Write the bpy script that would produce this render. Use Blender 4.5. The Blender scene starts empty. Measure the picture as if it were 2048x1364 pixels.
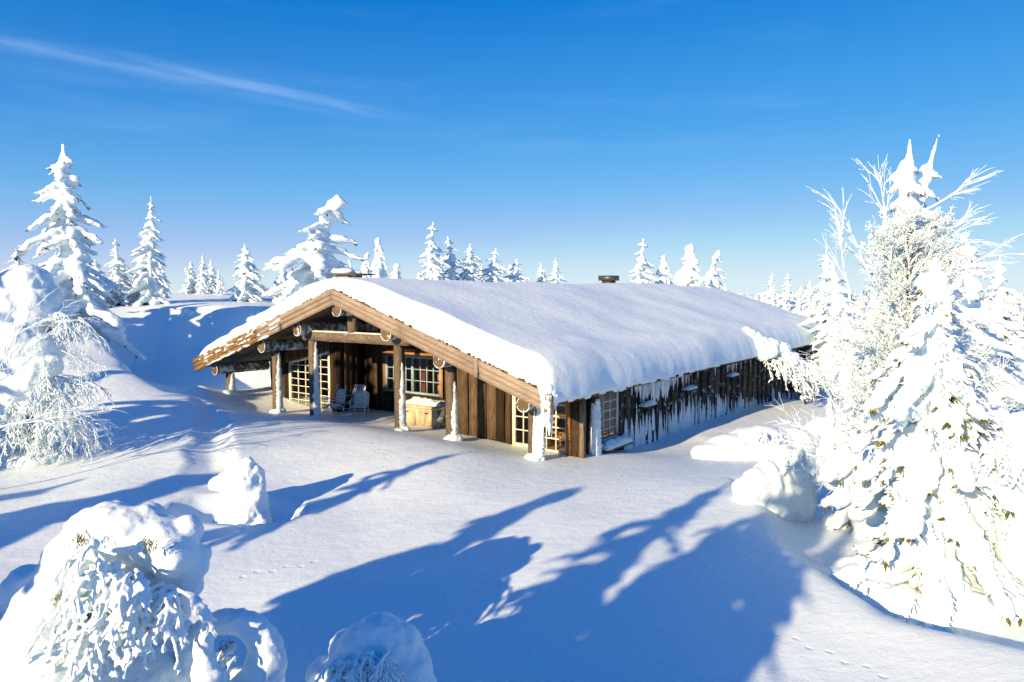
import bpy, bmesh, math, random
import numpy as np
from mathutils import Vector, Matrix
R_ = math.radians
scene = bpy.context.scene
COL = scene.collection

# ------------------------------------------------------------------ camera
CAM_H = 4.6; FPX = 1400.0; PITCH = math.atan(92 / 1400.0)
cam = bpy.data.cameras.new('camera'); camo = bpy.data.objects.new('camera', cam); COL.objects.link(camo)
cam.sensor_width = 36; cam.lens = 36 * FPX / 2048; cam.clip_start = 0.1; cam.clip_end = 20000
camo.location = (0, 0, CAM_H); camo.rotation_euler = (math.pi / 2 - PITCH, 0, 0)
scene.camera = camo

# ------------------------------------------------------------------ light
SUN_AZ = R_(37.0)      # heading in which the shadows fall, measured from +Y towards +X
SUN_EL = R_(18.5)
SDIR = np.array([math.sin(SUN_AZ), math.cos(SUN_AZ)])   # shadow heading on the ground
sun = bpy.data.lights.new('sun', 'SUN'); suno = bpy.data.objects.new('sun', sun); COL.objects.link(suno)
sun.energy = 4.8; sun.angle = R_(0.53); sun.color = (1.0, 0.735, 0.41)
tosun = Vector((-math.sin(SUN_AZ) * math.cos(SUN_EL), -math.cos(SUN_AZ) * math.cos(SUN_EL), math.sin(SUN_EL)))
suno.rotation_euler = tosun.to_track_quat('Z', 'Y').to_euler()
suno.location = (-30, -30, 30)

vs = scene.view_settings
vs.view_transform = 'Standard'; vs.look = 'None'; vs.gamma = 1.0; vs.use_curve_mapping = False
vs.exposure = 0.82

cy = scene.cycles
cy.max_bounces = 6; cy.diffuse_bounces = 3; cy.glossy_bounces = 2; cy.transmission_bounces = 3; cy.transparent_max_bounces = 8

def pray(px, py):
    fwd = np.array([0, math.cos(PITCH), -math.sin(PITCH)]); up = np.array([0, math.sin(PITCH), math.cos(PITCH)])
    return fwd * FPX + np.array([1.0, 0, 0]) * (px - 1024) - up * (py - 682)
def G(px, py, d):
    """point seen at photo pixel (px,py) and standing d metres ahead"""
    r = pray(px, py); k = d / r[1]
    return np.array([r[0] * k, d, CAM_H + r[2] * k])

world = bpy.data.worlds.new('World'); scene.world = world; world.use_nodes = True
def build_world():
    nt = world.node_tree; N = nt.nodes; L = nt.links
    for n in list(N): N.remove(n)
    out = N.new('ShaderNodeOutputWorld'); bg = N.new('ShaderNodeBackground'); bg.inputs['Strength'].default_value = 0.108
    sky = N.new('ShaderNodeTexSky'); sky.sky_type = 'NISHITA'; sky.sun_disc = False
    sky.sun_elevation = SUN_EL; sky.sun_rotation = SUN_AZ + math.pi
    sky.altitude = 900; sky.air_density = 0.85; sky.dust_density = 0.0; sky.ozone_density = 5.0
    # polarised, saturated blue of the picture: one even colour grade over the whole sky
    hsv0 = N.new('ShaderNodeHueSaturation'); hsv0.inputs['Saturation'].default_value = 1.2
    L.new(sky.outputs[0], hsv0.inputs['Color'])
    dn = N.new('ShaderNodeVectorMath'); dn.operation = 'SCALE'; dn.inputs['Scale'].default_value = 0.0882
    L.new(hsv0.outputs[0], dn.inputs[0])
    cv = N.new('ShaderNodeRGBCurve'); L.new(dn.outputs[0], cv.inputs['Color'])
    K = [[(0, 0), (.015, .001), (.034, .03), (.09, .11), (.28, .36), (.8, .69), (1.5, .76)], [(0, 0), (.228, .22), (.4, .38), (.86, .62), (1.0, .75), (1.6, .90)], [(0, 0), (.66, .66), (.94, .79), (1.2, .87), (1.8, .95)]]
    for c, pts in zip(cv.mapping.curves, K):
        P = c.points
        while len(P) < len(pts): P.new(0.5, 0.5)
        for p, (x, y) in zip(P, pts): p.location = (x / 2, y / 2); p.handle_type = 'AUTO_CLAMPED'
    cv.mapping.update()
    hsv = N.new('ShaderNodeVectorMath'); hsv.operation = 'SCALE'; hsv.inputs['Scale'].default_value = 1 / 0.0882
    L.new(cv.outputs[0], hsv.inputs[0])
    # even the colour out along the horizon: blend with a plain clear-sky gradient by height
    tc0 = N.new('ShaderNodeTexCoord'); sp = N.new('ShaderNodeSeparateXYZ'); L.new(tc0.outputs['Generated'], sp.inputs[0])
    mr0 = N.new('ShaderNodeMapRange'); mr0.inputs[2].default_value = 0.5; L.new(sp.outputs[2], mr0.inputs[0])
    rp = N.new('ShaderNodeValToRGB'); L.new(mr0.outputs[0], rp.inputs[0]); els = rp.color_ramp.elements
    stops = [(0, (.64, .78, .84)), (.03, (.59, .75, .84)), (.136, (.34, .56, .82)), (.27, (.175, .475, .82)), (.446, (.07, .325, .75)), (.75, (.003, .19, .62)), (1, (0, .135, .52))]
    while len(els) < len(stops): els.new(0.5)
    for e, (p, c) in zip(els, stops): e.position = p; e.color = (*c, 1)
    up = N.new('ShaderNodeVectorMath'); up.operation = 'SCALE'; up.inputs['Scale'].default_value = 1 / (0.108 * 2 ** 0.82); L.new(rp.outputs[0], up.inputs[0])
    mx0 = N.new('ShaderNodeMixRGB'); mx0.inputs['Fac'].default_value = 0.45; L.new(hsv.outputs[0], mx0.inputs['Color1']); L.new(up.outputs[0], mx0.inputs['Color2'])
    hsv = mx0
    # thin cirrus streak: a noisy band along a great circle
    tc = N.new('ShaderNodeTexCoord')
    def unit(px, py):
        r = pray(px, py); return r / np.linalg.norm(r)
    d1 = unit(-50, 68); d2 = unit(900, 262); nrm = np.cross(d1, d2); nrm /= np.linalg.norm(nrm)
    tan = d2 - d1; tan /= np.linalg.norm(tan)
    def dot(v):
        n = N.new('ShaderNodeVectorMath'); n.operation = 'DOT_PRODUCT'; n.inputs[1].default_value = tuple(v)
        L.new(tc.outputs['Generated'], n.inputs[0]); return n.outputs['Value']
    def M(op, a, b=None, clamp=False):
        n = N.new('ShaderNodeMath'); n.operation = op; n.use_clamp = clamp
        for i, s in enumerate((a, b)):
            if s is None: continue
            if isinstance(s, (int, float)): n.inputs[i].default_value = s
            else: L.new(s, n.inputs[i])
        return n.outputs[0]
    def MR(v, a, b, c=0.0, d=1.0):
        n = N.new('ShaderNodeMapRange'); n.interpolation_type = 'SMOOTHSTEP'
        L.new(v, n.inputs[0])
        for i, s in enumerate((a, b, c, d)): n.inputs[i + 1].default_value = s
        return n.outputs[0]
    cn = N.new('ShaderNodeCombineXYZ'); t_ = dot(tan); c_ = dot(nrm)
    L.new(M('MULTIPLY', t_, 2.5), cn.inputs[0]); L.new(M('MULTIPLY', c_, 26.0), cn.inputs[1])
    nz = N.new('ShaderNodeTexNoise'); nz.inputs['Scale'].default_value = 2.2; nz.inputs['Detail'].default_value = 6
    L.new(cn.outputs[0], nz.inputs['Vector'])
    off = M('MULTIPLY', M('SUBTRACT', nz.outputs['Fac'], 0.5), 0.03)
    dist = M('ABSOLUTE', M('ADD', c_, off))
    band = MR(dist, 0.0, 0.017, 1.0, 0.0)
    e1 = float(np.dot(tan, unit(930, 265))); e0 = float(np.dot(tan, unit(560, 195)))
    along = MR(t_, e0, e1, 1.0, 0.0)
    fine = MR(nz.outputs['Fac'], 0.36, 0.66, 0.1, 1.0)
    f = M('MULTIPLY', M('MULTIPLY', band, along), M('MULTIPLY', fine, 0.095))
    # faint veil low over the horizon and a few thin wisps
    mp = N.new('ShaderNodeMapping'); mp.inputs['Scale'].default_value = (1.2, 1.2, 9.0); mp.inputs['Rotation'].default_value = (0.12, 0.10, 0)
    L.new(tc.outputs['Generated'], mp.inputs['Vector'])
    nw = N.new('ShaderNodeTexNoise'); nw.inputs['Scale'].default_value = 2.0; nw.inputs['Detail'].default_value = 5; nw.inputs['Roughness'].default_value = 0.55
    L.new(mp.outputs[0], nw.inputs['Vector'])
    f2 = MR(nw.outputs['Fac'], 0.52, 0.78, 0.0, 0.03)
    f = M('ADD', f, f2, True)
    mix = N.new('ShaderNodeMixRGB'); mix.inputs['Color2'].default_value = (7.5, 8.6, 9.8, 1)
    L.new(f, mix.inputs['Fac']); L.new(hsv.outputs[0], mix.inputs['Color1'])
    L.new(mix.outputs[0], bg.inputs['Color']); L.new(bg.outputs[0], out.inputs['Surface'])
build_world()

# ------------------------------------------------------------------ materials
MAT = {}
def mat(name, fn):
    m = bpy.data.materials.new(name); m.use_nodes = True
    nt = m.node_tree
    for n in list(nt.nodes): nt.nodes.remove(n)
    out = nt.nodes.new('ShaderNodeOutputMaterial')
    fn(nt, out); MAT[name] = m
    return m
def princ(nt, out, col=None, rough=0.6, spec=0.3):
    b = nt.nodes.new('ShaderNodeBsdfPrincipled')
    if col is not None: b.inputs['Base Color'].default_value = (*col, 1)
    b.inputs['Roughness'].default_value = rough; b.inputs['Specular IOR Level'].default_value = spec
    nt.links.new(b.outputs[0], out.inputs['Surface'])
    return b
def noise(nt, vec, scale, detail=4, rough=0.55):
    n = nt.nodes.new('ShaderNodeTexNoise'); n.inputs['Scale'].default_value = scale
    n.inputs['Detail'].default_value = detail; n.inputs['Roughness'].default_value = rough
    if vec is not None: nt.links.new(vec, n.inputs['Vector'])
    return n.outputs['Fac']
def objco(nt, scale=(1, 1, 1)):
    tc = nt.nodes.new('ShaderNodeTexCoord'); mp = nt.nodes.new('ShaderNodeMapping')
    mp.inputs['Scale'].default_value = scale
    nt.links.new(tc.outputs['Object'], mp.inputs['Vector']); return mp.outputs[0]
def ramp(nt, fac, stops):
    r = nt.nodes.new('ShaderNodeValToRGB'); e = r.color_ramp.elements
    while len(e) < len(stops): e.new(0.5)
    for k, (p, c) in enumerate(stops): e[k].position = p; e[k].color = (*c, 1)
    nt.links.new(fac, r.inputs[0]); return r.outputs[0]
def bump(nt, b, h, strength, dist, prev=None):
    n = nt.nodes.new('ShaderNodeBump'); n.inputs['Strength'].default_value = strength; n.inputs['Distance'].default_value = dist
    nt.links.new(h, n.inputs['Height'])
    if prev is not None: nt.links.new(prev, n.inputs['Normal'])
    nt.links.new(n.outputs[0], b.inputs['Normal']); return n.outputs[0]

SNOW = (0.755, 0.885, 0.955)
def tracks(nt, co, lines):
    '''height of small paw prints along straight lines (a, b in metres), 0 on clean snow'''
    def M(op, a, b=None):
        n = nt.nodes.new('ShaderNodeMath'); n.operation = op
        for i, q in enumerate((a, b)):
            if q is None: continue
            if isinstance(q, (int, float)): n.inputs[i].default_value = q
            else: nt.links.new(q, n.inputs[i])
        return n.outputs[0]
    tot = None
    for a, b in lines:
        a = np.array(a); b = np.array(b); Ln = float(np.linalg.norm(b - a)); d = (b - a) / Ln; nn = np.array([-d[1], d[0]])
        def dot(v, off):
            q = nt.nodes.new('ShaderNodeVectorMath'); q.operation = 'DOT_PRODUCT'; q.inputs[1].default_value = (v[0], v[1], 0); nt.links.new(co, q.inputs[0]); return M('SUBTRACT', q.outputs['Value'], off)
        t = dot(d, float(a @ d)); c = dot(nn, float(a @ nn))
        sw = M('MULTIPLY', M('SINE', M('MULTIPLY', t, 13.8)), .05); c = M('ADD', c, sw)
        f = M('SUBTRACT', M('FRACT', M('MULTIPLY', t, 4.4)), .5)
        r2 = M('ADD', M('POWER', M('MULTIPLY', f, 3.6), 2.0), M('POWER', M('MULTIPLY', c, 22.0), 2.0))
        h = M('MAXIMUM', M('SUBTRACT', 1.0, r2), 0.0)
        on = M('MULTIPLY', M('GREATER_THAN', t, 0.0), M('LESS_THAN', t, Ln)); h = M('MULTIPLY', h, on)
        tot = h if tot is None else M('ADD', tot, h)
    return M('MULTIPLY', tot, -1.0)
TRACKS = [(G(1540, 1258, 9.25)[:2], G(1800, 1352, 8.0)[:2]), (G(470, 1160, 10.9)[:2], G(640, 1128, 11.5)[:2]), (G(560, 1240, 9.6)[:2], G(820, 1105, 11.9)[:2]), (G(1330, 1190, 10.3)[:2], G(1500, 1100, 11.6)[:2])]
def m_snow(fine, mid, fs=1.0, tr=None):
    def f(nt, out):
        b = princ(nt, out, SNOW, 0.55, 0.25)
        co = objco(nt)
        n0 = bump(nt, b, noise(nt, co, 3.2, 4), mid, 0.10)
        n1 = bump(nt, b, noise(nt, co, 34.0 * fs, 4, 0.7), fine, 0.02, n0)
        n2 = bump(nt, b, noise(nt, co, 150.0 * fs, 2, 0.6), fine * 0.8, 0.006, n1)
        if tr:
            n2 = bump(nt, b, tracks(nt, co, tr), 0.5, 0.02, n2)
            w = nt.nodes.new('ShaderNodeMapping'); w.inputs['Rotation'].default_value = (0, 0, .6); w.inputs['Scale'].default_value = (.5, 3.0, 1); nt.links.new(co, w.inputs['Vector'])
            n2 = bump(nt, b, noise(nt, w.outputs[0], 2.6, 3, .6), 0.13, 0.06, n2)
        # ice-crystal glints: sparse cells of very low roughness
        v = nt.nodes.new('ShaderNodeTexVoronoi'); v.inputs['Scale'].default_value = 26.0
        nt.links.new(co, v.inputs['Vector'])
        sep = nt.nodes.new('ShaderNodeSeparateColor'); nt.links.new(v.outputs['Color'], sep.inputs[0])
        c = nt.nodes.new('ShaderNodeMath'); c.operation = 'GREATER_THAN'; c.inputs[1].default_value = 0.93
        nt.links.new(sep.outputs[0], c.inputs[0])
        r = nt.nodes.new('ShaderNodeMapRange'); r.inputs[3].default_value = 0.55; r.inputs[4].default_value = 0.18
        nt.links.new(c.outputs[0], r.inputs[0]); nt.links.new(r.outputs[0], b.inputs['Roughness'])
    return f
mat('ground_snow', m_snow(0.40, 0.18, 1.0, TRACKS)); mat('roof_snow', m_snow(0.40, 0.22))
mat('snow', m_snow(0.35, 0.30))
mat('rime', m_snow(0.7, 0.5, 0.7))
def m_frost(nt, out):
    b = princ(nt, out, None, 0.7, 0.15)
    co = objco(nt)
    c = ramp(nt, noise(nt, co, 9.0, 3), [(0.24, (0.28, 0.24, 0.19)), (0.31, SNOW), (1.0, SNOW)])
    nt.links.new(c, b.inputs['Base Color'])
mat('frosted_twig', m_frost)
def m_needle(nt, out):
    b = princ(nt, out, None, 0.8, 0.1)
    c = ramp(nt, noise(nt, objco(nt), 7.0, 3), [(0.3, (0.05, 0.065, 0.02)), (0.5, (0.12, 0.115, 0.04)), (0.62, (0.45, 0.43, 0.36)), (0.8, SNOW)])
    nt.links.new(c, b.inputs['Base Color'])
mat('needles', m_needle)
def m_bark(nt, out):
    b = princ(nt, out, None, 0.9, 0.1)
    f = noise(nt, objco(nt, (9, 9, 1.6)), 3.0, 5)
    nt.links.new(ramp(nt, f, [(0.3, (0.035, 0.026, 0.02)), (0.55, (0.11, 0.08, 0.055)), (0.72, (0.5, 0.5, 0.5))]), b.inputs['Base Color'])
    bump(nt, b, f, 0.6, 0.02)
mat('bark', m_bark)
def m_wood(dark, midc, light, stretch, rnd=0.5, frost=None, scale=1.0, warm=None):
    def f(nt, out):
        b = princ(nt, out, None, 0.8, 0.15)
        co = objco(nt, stretch)
        g = noise(nt, co, 7.0 * scale, 7, 0.65)
        c = ramp(nt, g, [(0.28, dark), (0.5, midc), (0.74, light)])
        oi = nt.nodes.new('ShaderNodeObjectInfo')
        h = nt.nodes.new('ShaderNodeHueSaturation'); nt.links.new(c, h.inputs['Color'])
        mr = nt.nodes.new('ShaderNodeMapRange'); mr.inputs[3].default_value = 1 - rnd; mr.inputs[4].default_value = 1 + rnd * 0.8
        nt.links.new(oi.outputs['Random'], mr.inputs[0]); nt.links.new(mr.outputs[0], h.inputs['Value'])
        c = h.outputs[0]
        # broad weathering: greyed and stained patches
        w = nt.nodes.new('ShaderNodeMixRGB'); w.blend_type = 'MULTIPLY'; w.inputs['Fac'].default_value = 0.55
        nt.links.new(c, w.inputs['Color1'])
        nt.links.new(ramp(nt, noise(nt, objco(nt), 2.3, 4), [(0.3, (0.60, 0.57, 0.55)), (0.65, (1.1, 1.05, 1.0))]), w.inputs['Color2'])
        c = w.outputs[0]
        if frost:
            m = nt.nodes.new('ShaderNodeMixRGB'); m.inputs['Color2'].default_value = (*SNOW, 1)
            nt.links.new(c, m.inputs['Color1'])
            lo, hi, sc = frost
            nt.links.new(ramp(nt, noise(nt, objco(nt), sc, 7, 0.7), [(lo, (0, 0, 0)), (hi, (1, 1, 1))]), m.inputs['Fac'])
            c = m.outputs[0]
        nt.links.new(c, b.inputs['Base Color'])
        bump(nt, b, g, 0.5, 0.012)
    return f
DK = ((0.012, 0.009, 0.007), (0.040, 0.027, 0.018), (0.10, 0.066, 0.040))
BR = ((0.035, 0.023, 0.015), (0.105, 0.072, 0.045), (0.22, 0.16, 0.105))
GY = ((0.05, 0.04, 0.031), (0.145, 0.118, 0.09), (0.28, 0.235, 0.185))
TAN = ((0.19, 0.15, 0.12), (0.31, 0.26, 0.215), (0.41, 0.355, 0.31))
mat('wood_dark', m_wood(*DK, (9, 9, 0.5), 0.55))
mat('wood_brown', m_wood(*BR, (9, 9, 0.5), 0.35))
mat('wood_side', m_wood((0.012, 0.011, 0.010), (0.038, 0.032, 0.028), (0.095, 0.08, 0.07), (9, 9, 0.5), 0.6, (0.57, 0.70, 6.0)))
mat('wood_post', m_wood(*GY, (10, 10, 0.6), 0.15, (0.64, 0.72, 9.0)))
mat('wood_beam', m_wood(*GY, (0.6, 10, 10), 0.2, (0.62, 0.70, 8.0)))
mat('wood_log', m_wood(*GY, (8, 0.6, 8), 0.2, (0.46, 0.62, 5.0)))
mat('log_end', m_wood((0.05, 0.035, 0.025), (0.13, 0.095, 0.06), (0.24, 0.18, 0.12), (3, 3, 3), 0.2, (0.58, 0.66, 6.0)))
mat('wood_barge', m_wood(*TAN, (0.6, 10, 10), 0.12))
mat('wood_barge_old', m_wood((0.05, 0.03, 0.015), (0.20, 0.125, 0.055), (0.40, 0.28, 0.15), (0.6, 10, 10), 0.15, (0.60, 0.66, 5.0)))
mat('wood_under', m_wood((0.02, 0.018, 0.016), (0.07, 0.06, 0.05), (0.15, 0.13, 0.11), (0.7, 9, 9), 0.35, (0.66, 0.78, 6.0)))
mat('wood_inside', m_wood((0.16, 0.09, 0.04), (0.32, 0.2, 0.1), (0.42, 0.28, 0.15), (0.6, 9, 9), 0.2))
mat('wood_trim', m_wood((0.16, 0.06, 0.02), (0.36, 0.17, 0.06), (0.5, 0.28, 0.12), (9, 9, 0.6), 0.2))
mat('yellow_wood', m_wood((0.45, 0.24, 0.04), (0.66, 0.38, 0.08), (0.8, 0.5, 0.14), (6, 6, 0.8), 0.1))
def m_turf(nt, out):
    b = princ(nt, out, None, 0.95, 0.05)
    nt.links.new(ramp(nt, noise(nt, objco(nt), 14.0, 4), [(0.35, (0.03, 0.02, 0.012)), (0.6, (0.16, 0.10, 0.05)), (0.75, SNOW)]), b.inputs['Base Color'])
mat('turf', m_turf)
def plain(name, col, rough=0.5, spec=0.3, var=0.12, sc=6.0, metal=0.0, frost=None):
    def f(nt, out):
        b = princ(nt, out, None, rough, spec); b.inputs['Metallic'].default_value = metal
        co = objco(nt); n = noise(nt, co, sc, 5)
        lo = tuple(c * (1 - var) for c in col); hi = tuple(min(1, c * (1 + var)) for c in col)
        c = ramp(nt, n, [(0.3, lo), (0.7, hi)])
        if frost:
            m = nt.nodes.new('ShaderNodeMixRGB'); m.inputs['Color2'].default_value = (*SNOW, 1)
            nt.links.new(c, m.inputs['Color1'])
            nt.links.new(ramp(nt, noise(nt, co, frost[2], 6, 0.7), [(frost[0], (0, 0, 0)), (frost[1], (1, 1, 1))]), m.inputs['Fac'])
            c = m.outputs[0]
        nt.links.new(c, b.inputs['Base Color']); bump(nt, b, n, 0.15, 0.01)
    mat(name, f)
plain('paint_cream', (0.74, 0.70, 0.58)); plain('paint_blue', (0.26, 0.40, 0.46)); plain('paint_white', (0.76, 0.78, 0.78))
plain('paint_greyblue', (0.55, 0.63, 0.66)); plain('chest_beige', (0.55, 0.44, 0.29), 0.6, 0.3, 0.08, 3.0)
plain('chest_side', (0.16, 0.16, 0.155), 0.8, 0.2, 0.4, 9.0, 0, (0.50, 0.66, 12.0))
plain('black_plastic', (0.02, 0.02, 0.02)); plain('steel_dark', (0.10, 0.10, 0.105), 0.45, 0.5, 0.3, 7.0, 0.6)
plain('slate', (0.09, 0.09, 0.095), 0.7, 0.3, 0.3); plain('stone', (0.24, 0.23, 0.22), 0.85, 0.2, 0.5, 5.0)
plain('curtain_beige', (0.52, 0.44, 0.32), 0.9, 0.05); plain('curtain_red', (0.30, 0.07, 0.05), 0.9, 0.05)
plain('metal_white', (0.74, 0.76, 0.78), 0.4, 0.5, 0.08); plain('fabric_grey', (0.50, 0.52, 0.52), 0.9, 0.05, 0.25, 14.0, 0, (0.52, 0.62, 9.0))
plain('brass', (0.5, 0.38, 0.15), 0.3, 0.5, 0.1, 5.0, 1.0)
def m_stripe(nt, out):
    b = princ(nt, out, None, 0.9, 0.05)
    s = nt.nodes.new('ShaderNodeSeparateXYZ'); nt.links.new(objco(nt), s.inputs[0])
    m = nt.nodes.new('ShaderNodeMath'); m.operation = 'MULTIPLY'; m.inputs[1].default_value = 10.5; nt.links.new(s.outputs[0], m.inputs[0])
    fr = nt.nodes.new('ShaderNodeMath'); fr.operation = 'FRACT'; nt.links.new(m.outputs[0], fr.inputs[0])
    r = ramp(nt, fr.outputs[0], [(0.0, (0.72, 0.76, 0.8)), (0.5, (0.05, 0.16, 0.30))])
    r.node.color_ramp.interpolation = 'CONSTANT'
    nt.links.new(r, b.inputs['Base Color'])
mat('fabric_stripe', m_stripe)
def m_stripe2(nt, out):
    b = princ(nt, out, None, 0.9, 0.05)
    s = nt.nodes.new('ShaderNodeSeparateXYZ'); nt.links.new(objco(nt), s.inputs[0])
    m = nt.nodes.new('ShaderNodeMath'); m.operation = 'MULTIPLY'; m.inputs[1].default_value = 2.6; nt.links.new(s.outputs[2], m.inputs[0])
    fr = nt.nodes.new('ShaderNodeMath'); fr.operation = 'FRACT'; nt.links.new(m.outputs[0], fr.inputs[0])
    r = ramp(nt, fr.outputs[0], [(0.0, (0.42, 0.09, 0.05)), (0.5, (0.55, 0.38, 0.18))]); r.node.color_ramp.interpolation = 'CONSTANT'
    nt.links.new(r, b.inputs['Base Color'])
mat('curtain_stripe', m_stripe2)
def m_glass(nt, out):
    t = nt.nodes.new('ShaderNodeBsdfTransparent'); t.inputs[0].default_value = (0.80, 0.84, 0.86, 1)
    g = nt.nodes.new('ShaderNodeBsdfGlossy'); g.inputs['Roughness'].default_value = 0.02
    fr = nt.nodes.new('ShaderNodeFresnel'); fr.inputs['IOR'].default_value = 1.5
    mx = nt.nodes.new('ShaderNodeMixShader'); nt.links.new(fr.outputs[0], mx.inputs[0])
    nt.links.new(t.outputs[0], mx.inputs[1]); nt.links.new(g.outputs[0], mx.inputs[2]); nt.links.new(mx.outputs[0], out.inputs['Surface'])
mat('glass', m_glass)
def m_ice(nt, out):
    b = princ(nt, out, (0.86, 0.91, 0.96), 0.18, 0.5)
    bump(nt, b, noise(nt, objco(nt), 22.0, 3), 0.5, 0.01)
mat('ice', m_ice)

# ------------------------------------------------------------------ mesh helpers
def np_mesh(name, V, F, m=None, smooth=True):
    """V (n,3); F list of (k,c) int arrays, c = corners"""
    me = bpy.data.meshes.new(name)
    V = np.asarray(V, dtype=np.float32)
    if not isinstance(F, list): F = [F]
    F = [np.asarray(f, dtype=np.int32) for f in F if len(f)]
    me.vertices.add(len(V)); me.vertices.foreach_set('co', V.ravel())
    tot = sum(f.size for f in F); npoly = sum(len(f) for f in F)
    me.loops.add(tot); me.polygons.add(npoly)
    me.loops.foreach_set('vertex_index', np.concatenate([f.ravel() for f in F]))
    ls = []; o = 0
    for f in F:
        c = f.shape[1]; ls.append(o + np.arange(len(f)) * c); o += f.size
    me.polygons.foreach_set('loop_start', np.concatenate(ls).astype(np.int32))
    if smooth: me.polygons.foreach_set('use_smooth', np.ones(npoly, dtype=bool))
    me.update(calc_edges=True); me.validate()
    if m: me.materials.append(MAT[m])
    return me
def link(name, me, parent=None, loc=None, rz=None):
    o = bpy.data.objects.new(name, me); COL.objects.link(o)
    if parent is not None: o.parent = parent
    if loc is not None: o.location = tuple(float(c) for c in loc)
    if rz is not None: o.rotation_euler = (0, 0, rz)
    return o
def tag(o, label=None, cat=None, group=None, kind=None):
    if label: o['label'] = label
    if cat: o['category'] = cat
    if group: o['group'] = group
    if kind: o['kind'] = kind
    return o
def empty(name, loc, rz=0.0, label=None, cat=None, group=None):
    o = bpy.data.objects.new(name, None); COL.objects.link(o); o.location = tuple(float(c) for c in loc); o.rotation_euler = (0, 0, rz)
    o.empty_display_size = 0.3
    return tag(o, label, cat, group)
def copy_tree(o, parent=None):
    c = o.copy(); COL.objects.link(c); c.parent = parent
    for ch in list(o.children):
        copy_tree(ch, c)
    return c

class MB:
    def __init__(s): s.V = []; s.Q = []; s.T = []; s.P = []; s.n = 0
    def add(s, V, Q=None, T=None):
        V = np.asarray(V, dtype=float).reshape(-1, 3); s.V.append(V)
        if Q is not None and len(Q): s.Q.append(np.asarray(Q) + s.n)
        if T is not None and len(T): s.T.append(np.asarray(T) + s.n)
        s.n += len(V)
    def box(s, x0, x1, y0, y1, z0, z1, M=None):
        V = np.array([[x, y, z] for z in (z0, z1) for y in (y0, y1) for x in (x0, x1)], float)
        if M is not None: V = V @ np.array(M)[:3, :3].T + np.array(M)[:3, 3]
        s.add(V, [[0, 2, 3, 1], [4, 5, 7, 6], [0, 1, 5, 4], [2, 6, 7, 3], [0, 4, 6, 2], [1, 3, 7, 5]])
    def hexa(s, P):
        """8 points: bottom loop of 4, top loop of 4"""
        s.add(P, [[3, 2, 1, 0], [4, 5, 6, 7], [0, 1, 5, 4], [1, 2, 6, 5], [2, 3, 7, 6], [3, 0, 4, 7]])
    def tube(s, P, r, n=6, cap=True):
        P = np.asarray(P, float); m = len(P)
        r = np.full(m, r) if np.isscalar(r) else np.asarray(r, float)
        T = np.gradient(P, axis=0); T /= (np.linalg.norm(T, axis=1)[:, None] + 1e-9)
        ref = np.array([0, 0, 1.0]) if abs(T[:, 2]).mean() < 0.85 else np.array([1.0, 0, 0])
        A = np.cross(T, ref); A /= (np.linalg.norm(A, axis=1)[:, None] + 1e-9); B = np.cross(T, A)
        a = np.arange(n) * 2 * math.pi / n
        V = P[:, None, :] + r[:, None, None] * (np.cos(a)[None, :, None] * A[:, None, :] + np.sin(a)[None, :, None] * B[:, None, :])
        i = np.arange(m - 1)[:, None] * n; j = np.arange(n)[None, :]; k = (j + 1) % n
        Q = np.stack([i + j, i + n + j, i + n + k, i + k], -1).reshape(-1, 4)
        V = V.reshape(-1, 3); T3 = []
        if cap:
            V = np.vstack([V, P[0], P[-1]]); b = m * n
            for q in range(n):
                T3.append([b, q, (q + 1) % n]); T3.append([b + 1, (m - 1) * n + (q + 1) % n, (m - 1) * n + q])
        s.add(V, Q, T3)
    def mesh(s, name, m, smooth=False):
        V = np.vstack(s.V); F = []
        if s.Q: F.append(np.vstack(s.Q))
        if s.T: F.append(np.vstack(s.T))
        return np_mesh(name, V, F, m, smooth)
    def build(s, name, m, parent=None, smooth=False, loc=None, rz=None):
        return link(name, s.mesh(name, m, smooth), parent, loc, rz)

def ico(sub):
    bm = bmesh.new(); bmesh.ops.create_icosphere(bm, subdivisions=sub, radius=1)
    V = np.array([v.co for v in bm.verts]); F = np.array([[v.index for v in f.verts] for f in bm.faces]); bm.free()
    return V, F
ICO1 = ico(1); ICO2 = ico(2); ICO3 = ico(3)
def blobs_to_arrays(B, base=ICO2):
    """B rows: x y z rx ry rz az tilt ; ellipsoids"""
    B = np.asarray(B, float); V0, F0 = base
    S = V0[None] * B[:, None, 3:6]
    ct, st = np.cos(B[:, 7]), np.sin(B[:, 7])       # tilt about local y: outer end goes down for positive tilt
    X = S[..., 0] * ct[:, None] + S[..., 2] * st[:, None]; Z = -S[..., 0] * st[:, None] + S[..., 2] * ct[:, None]
    ca, sa = np.cos(B[:, 6]), np.sin(B[:, 6])
    V = np.stack([X * ca[:, None] - S[..., 1] * sa[:, None], X * sa[:, None] + S[..., 1] * ca[:, None], Z], -1) + B[:, None, :3]
    F = F0[None] + (np.arange(len(B)) * len(V0))[:, None, None]
    return V.reshape(-1, 3), F.reshape(-1, 3)
TEX = {}
def clouds(size, depth=2):
    k = (size, depth)
    if k not in TEX:
        t = bpy.data.textures.new('lumps', 'CLOUDS'); t.noise_scale = size; t.noise_depth = depth; TEX[k] = t
    return TEX[k]
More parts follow.
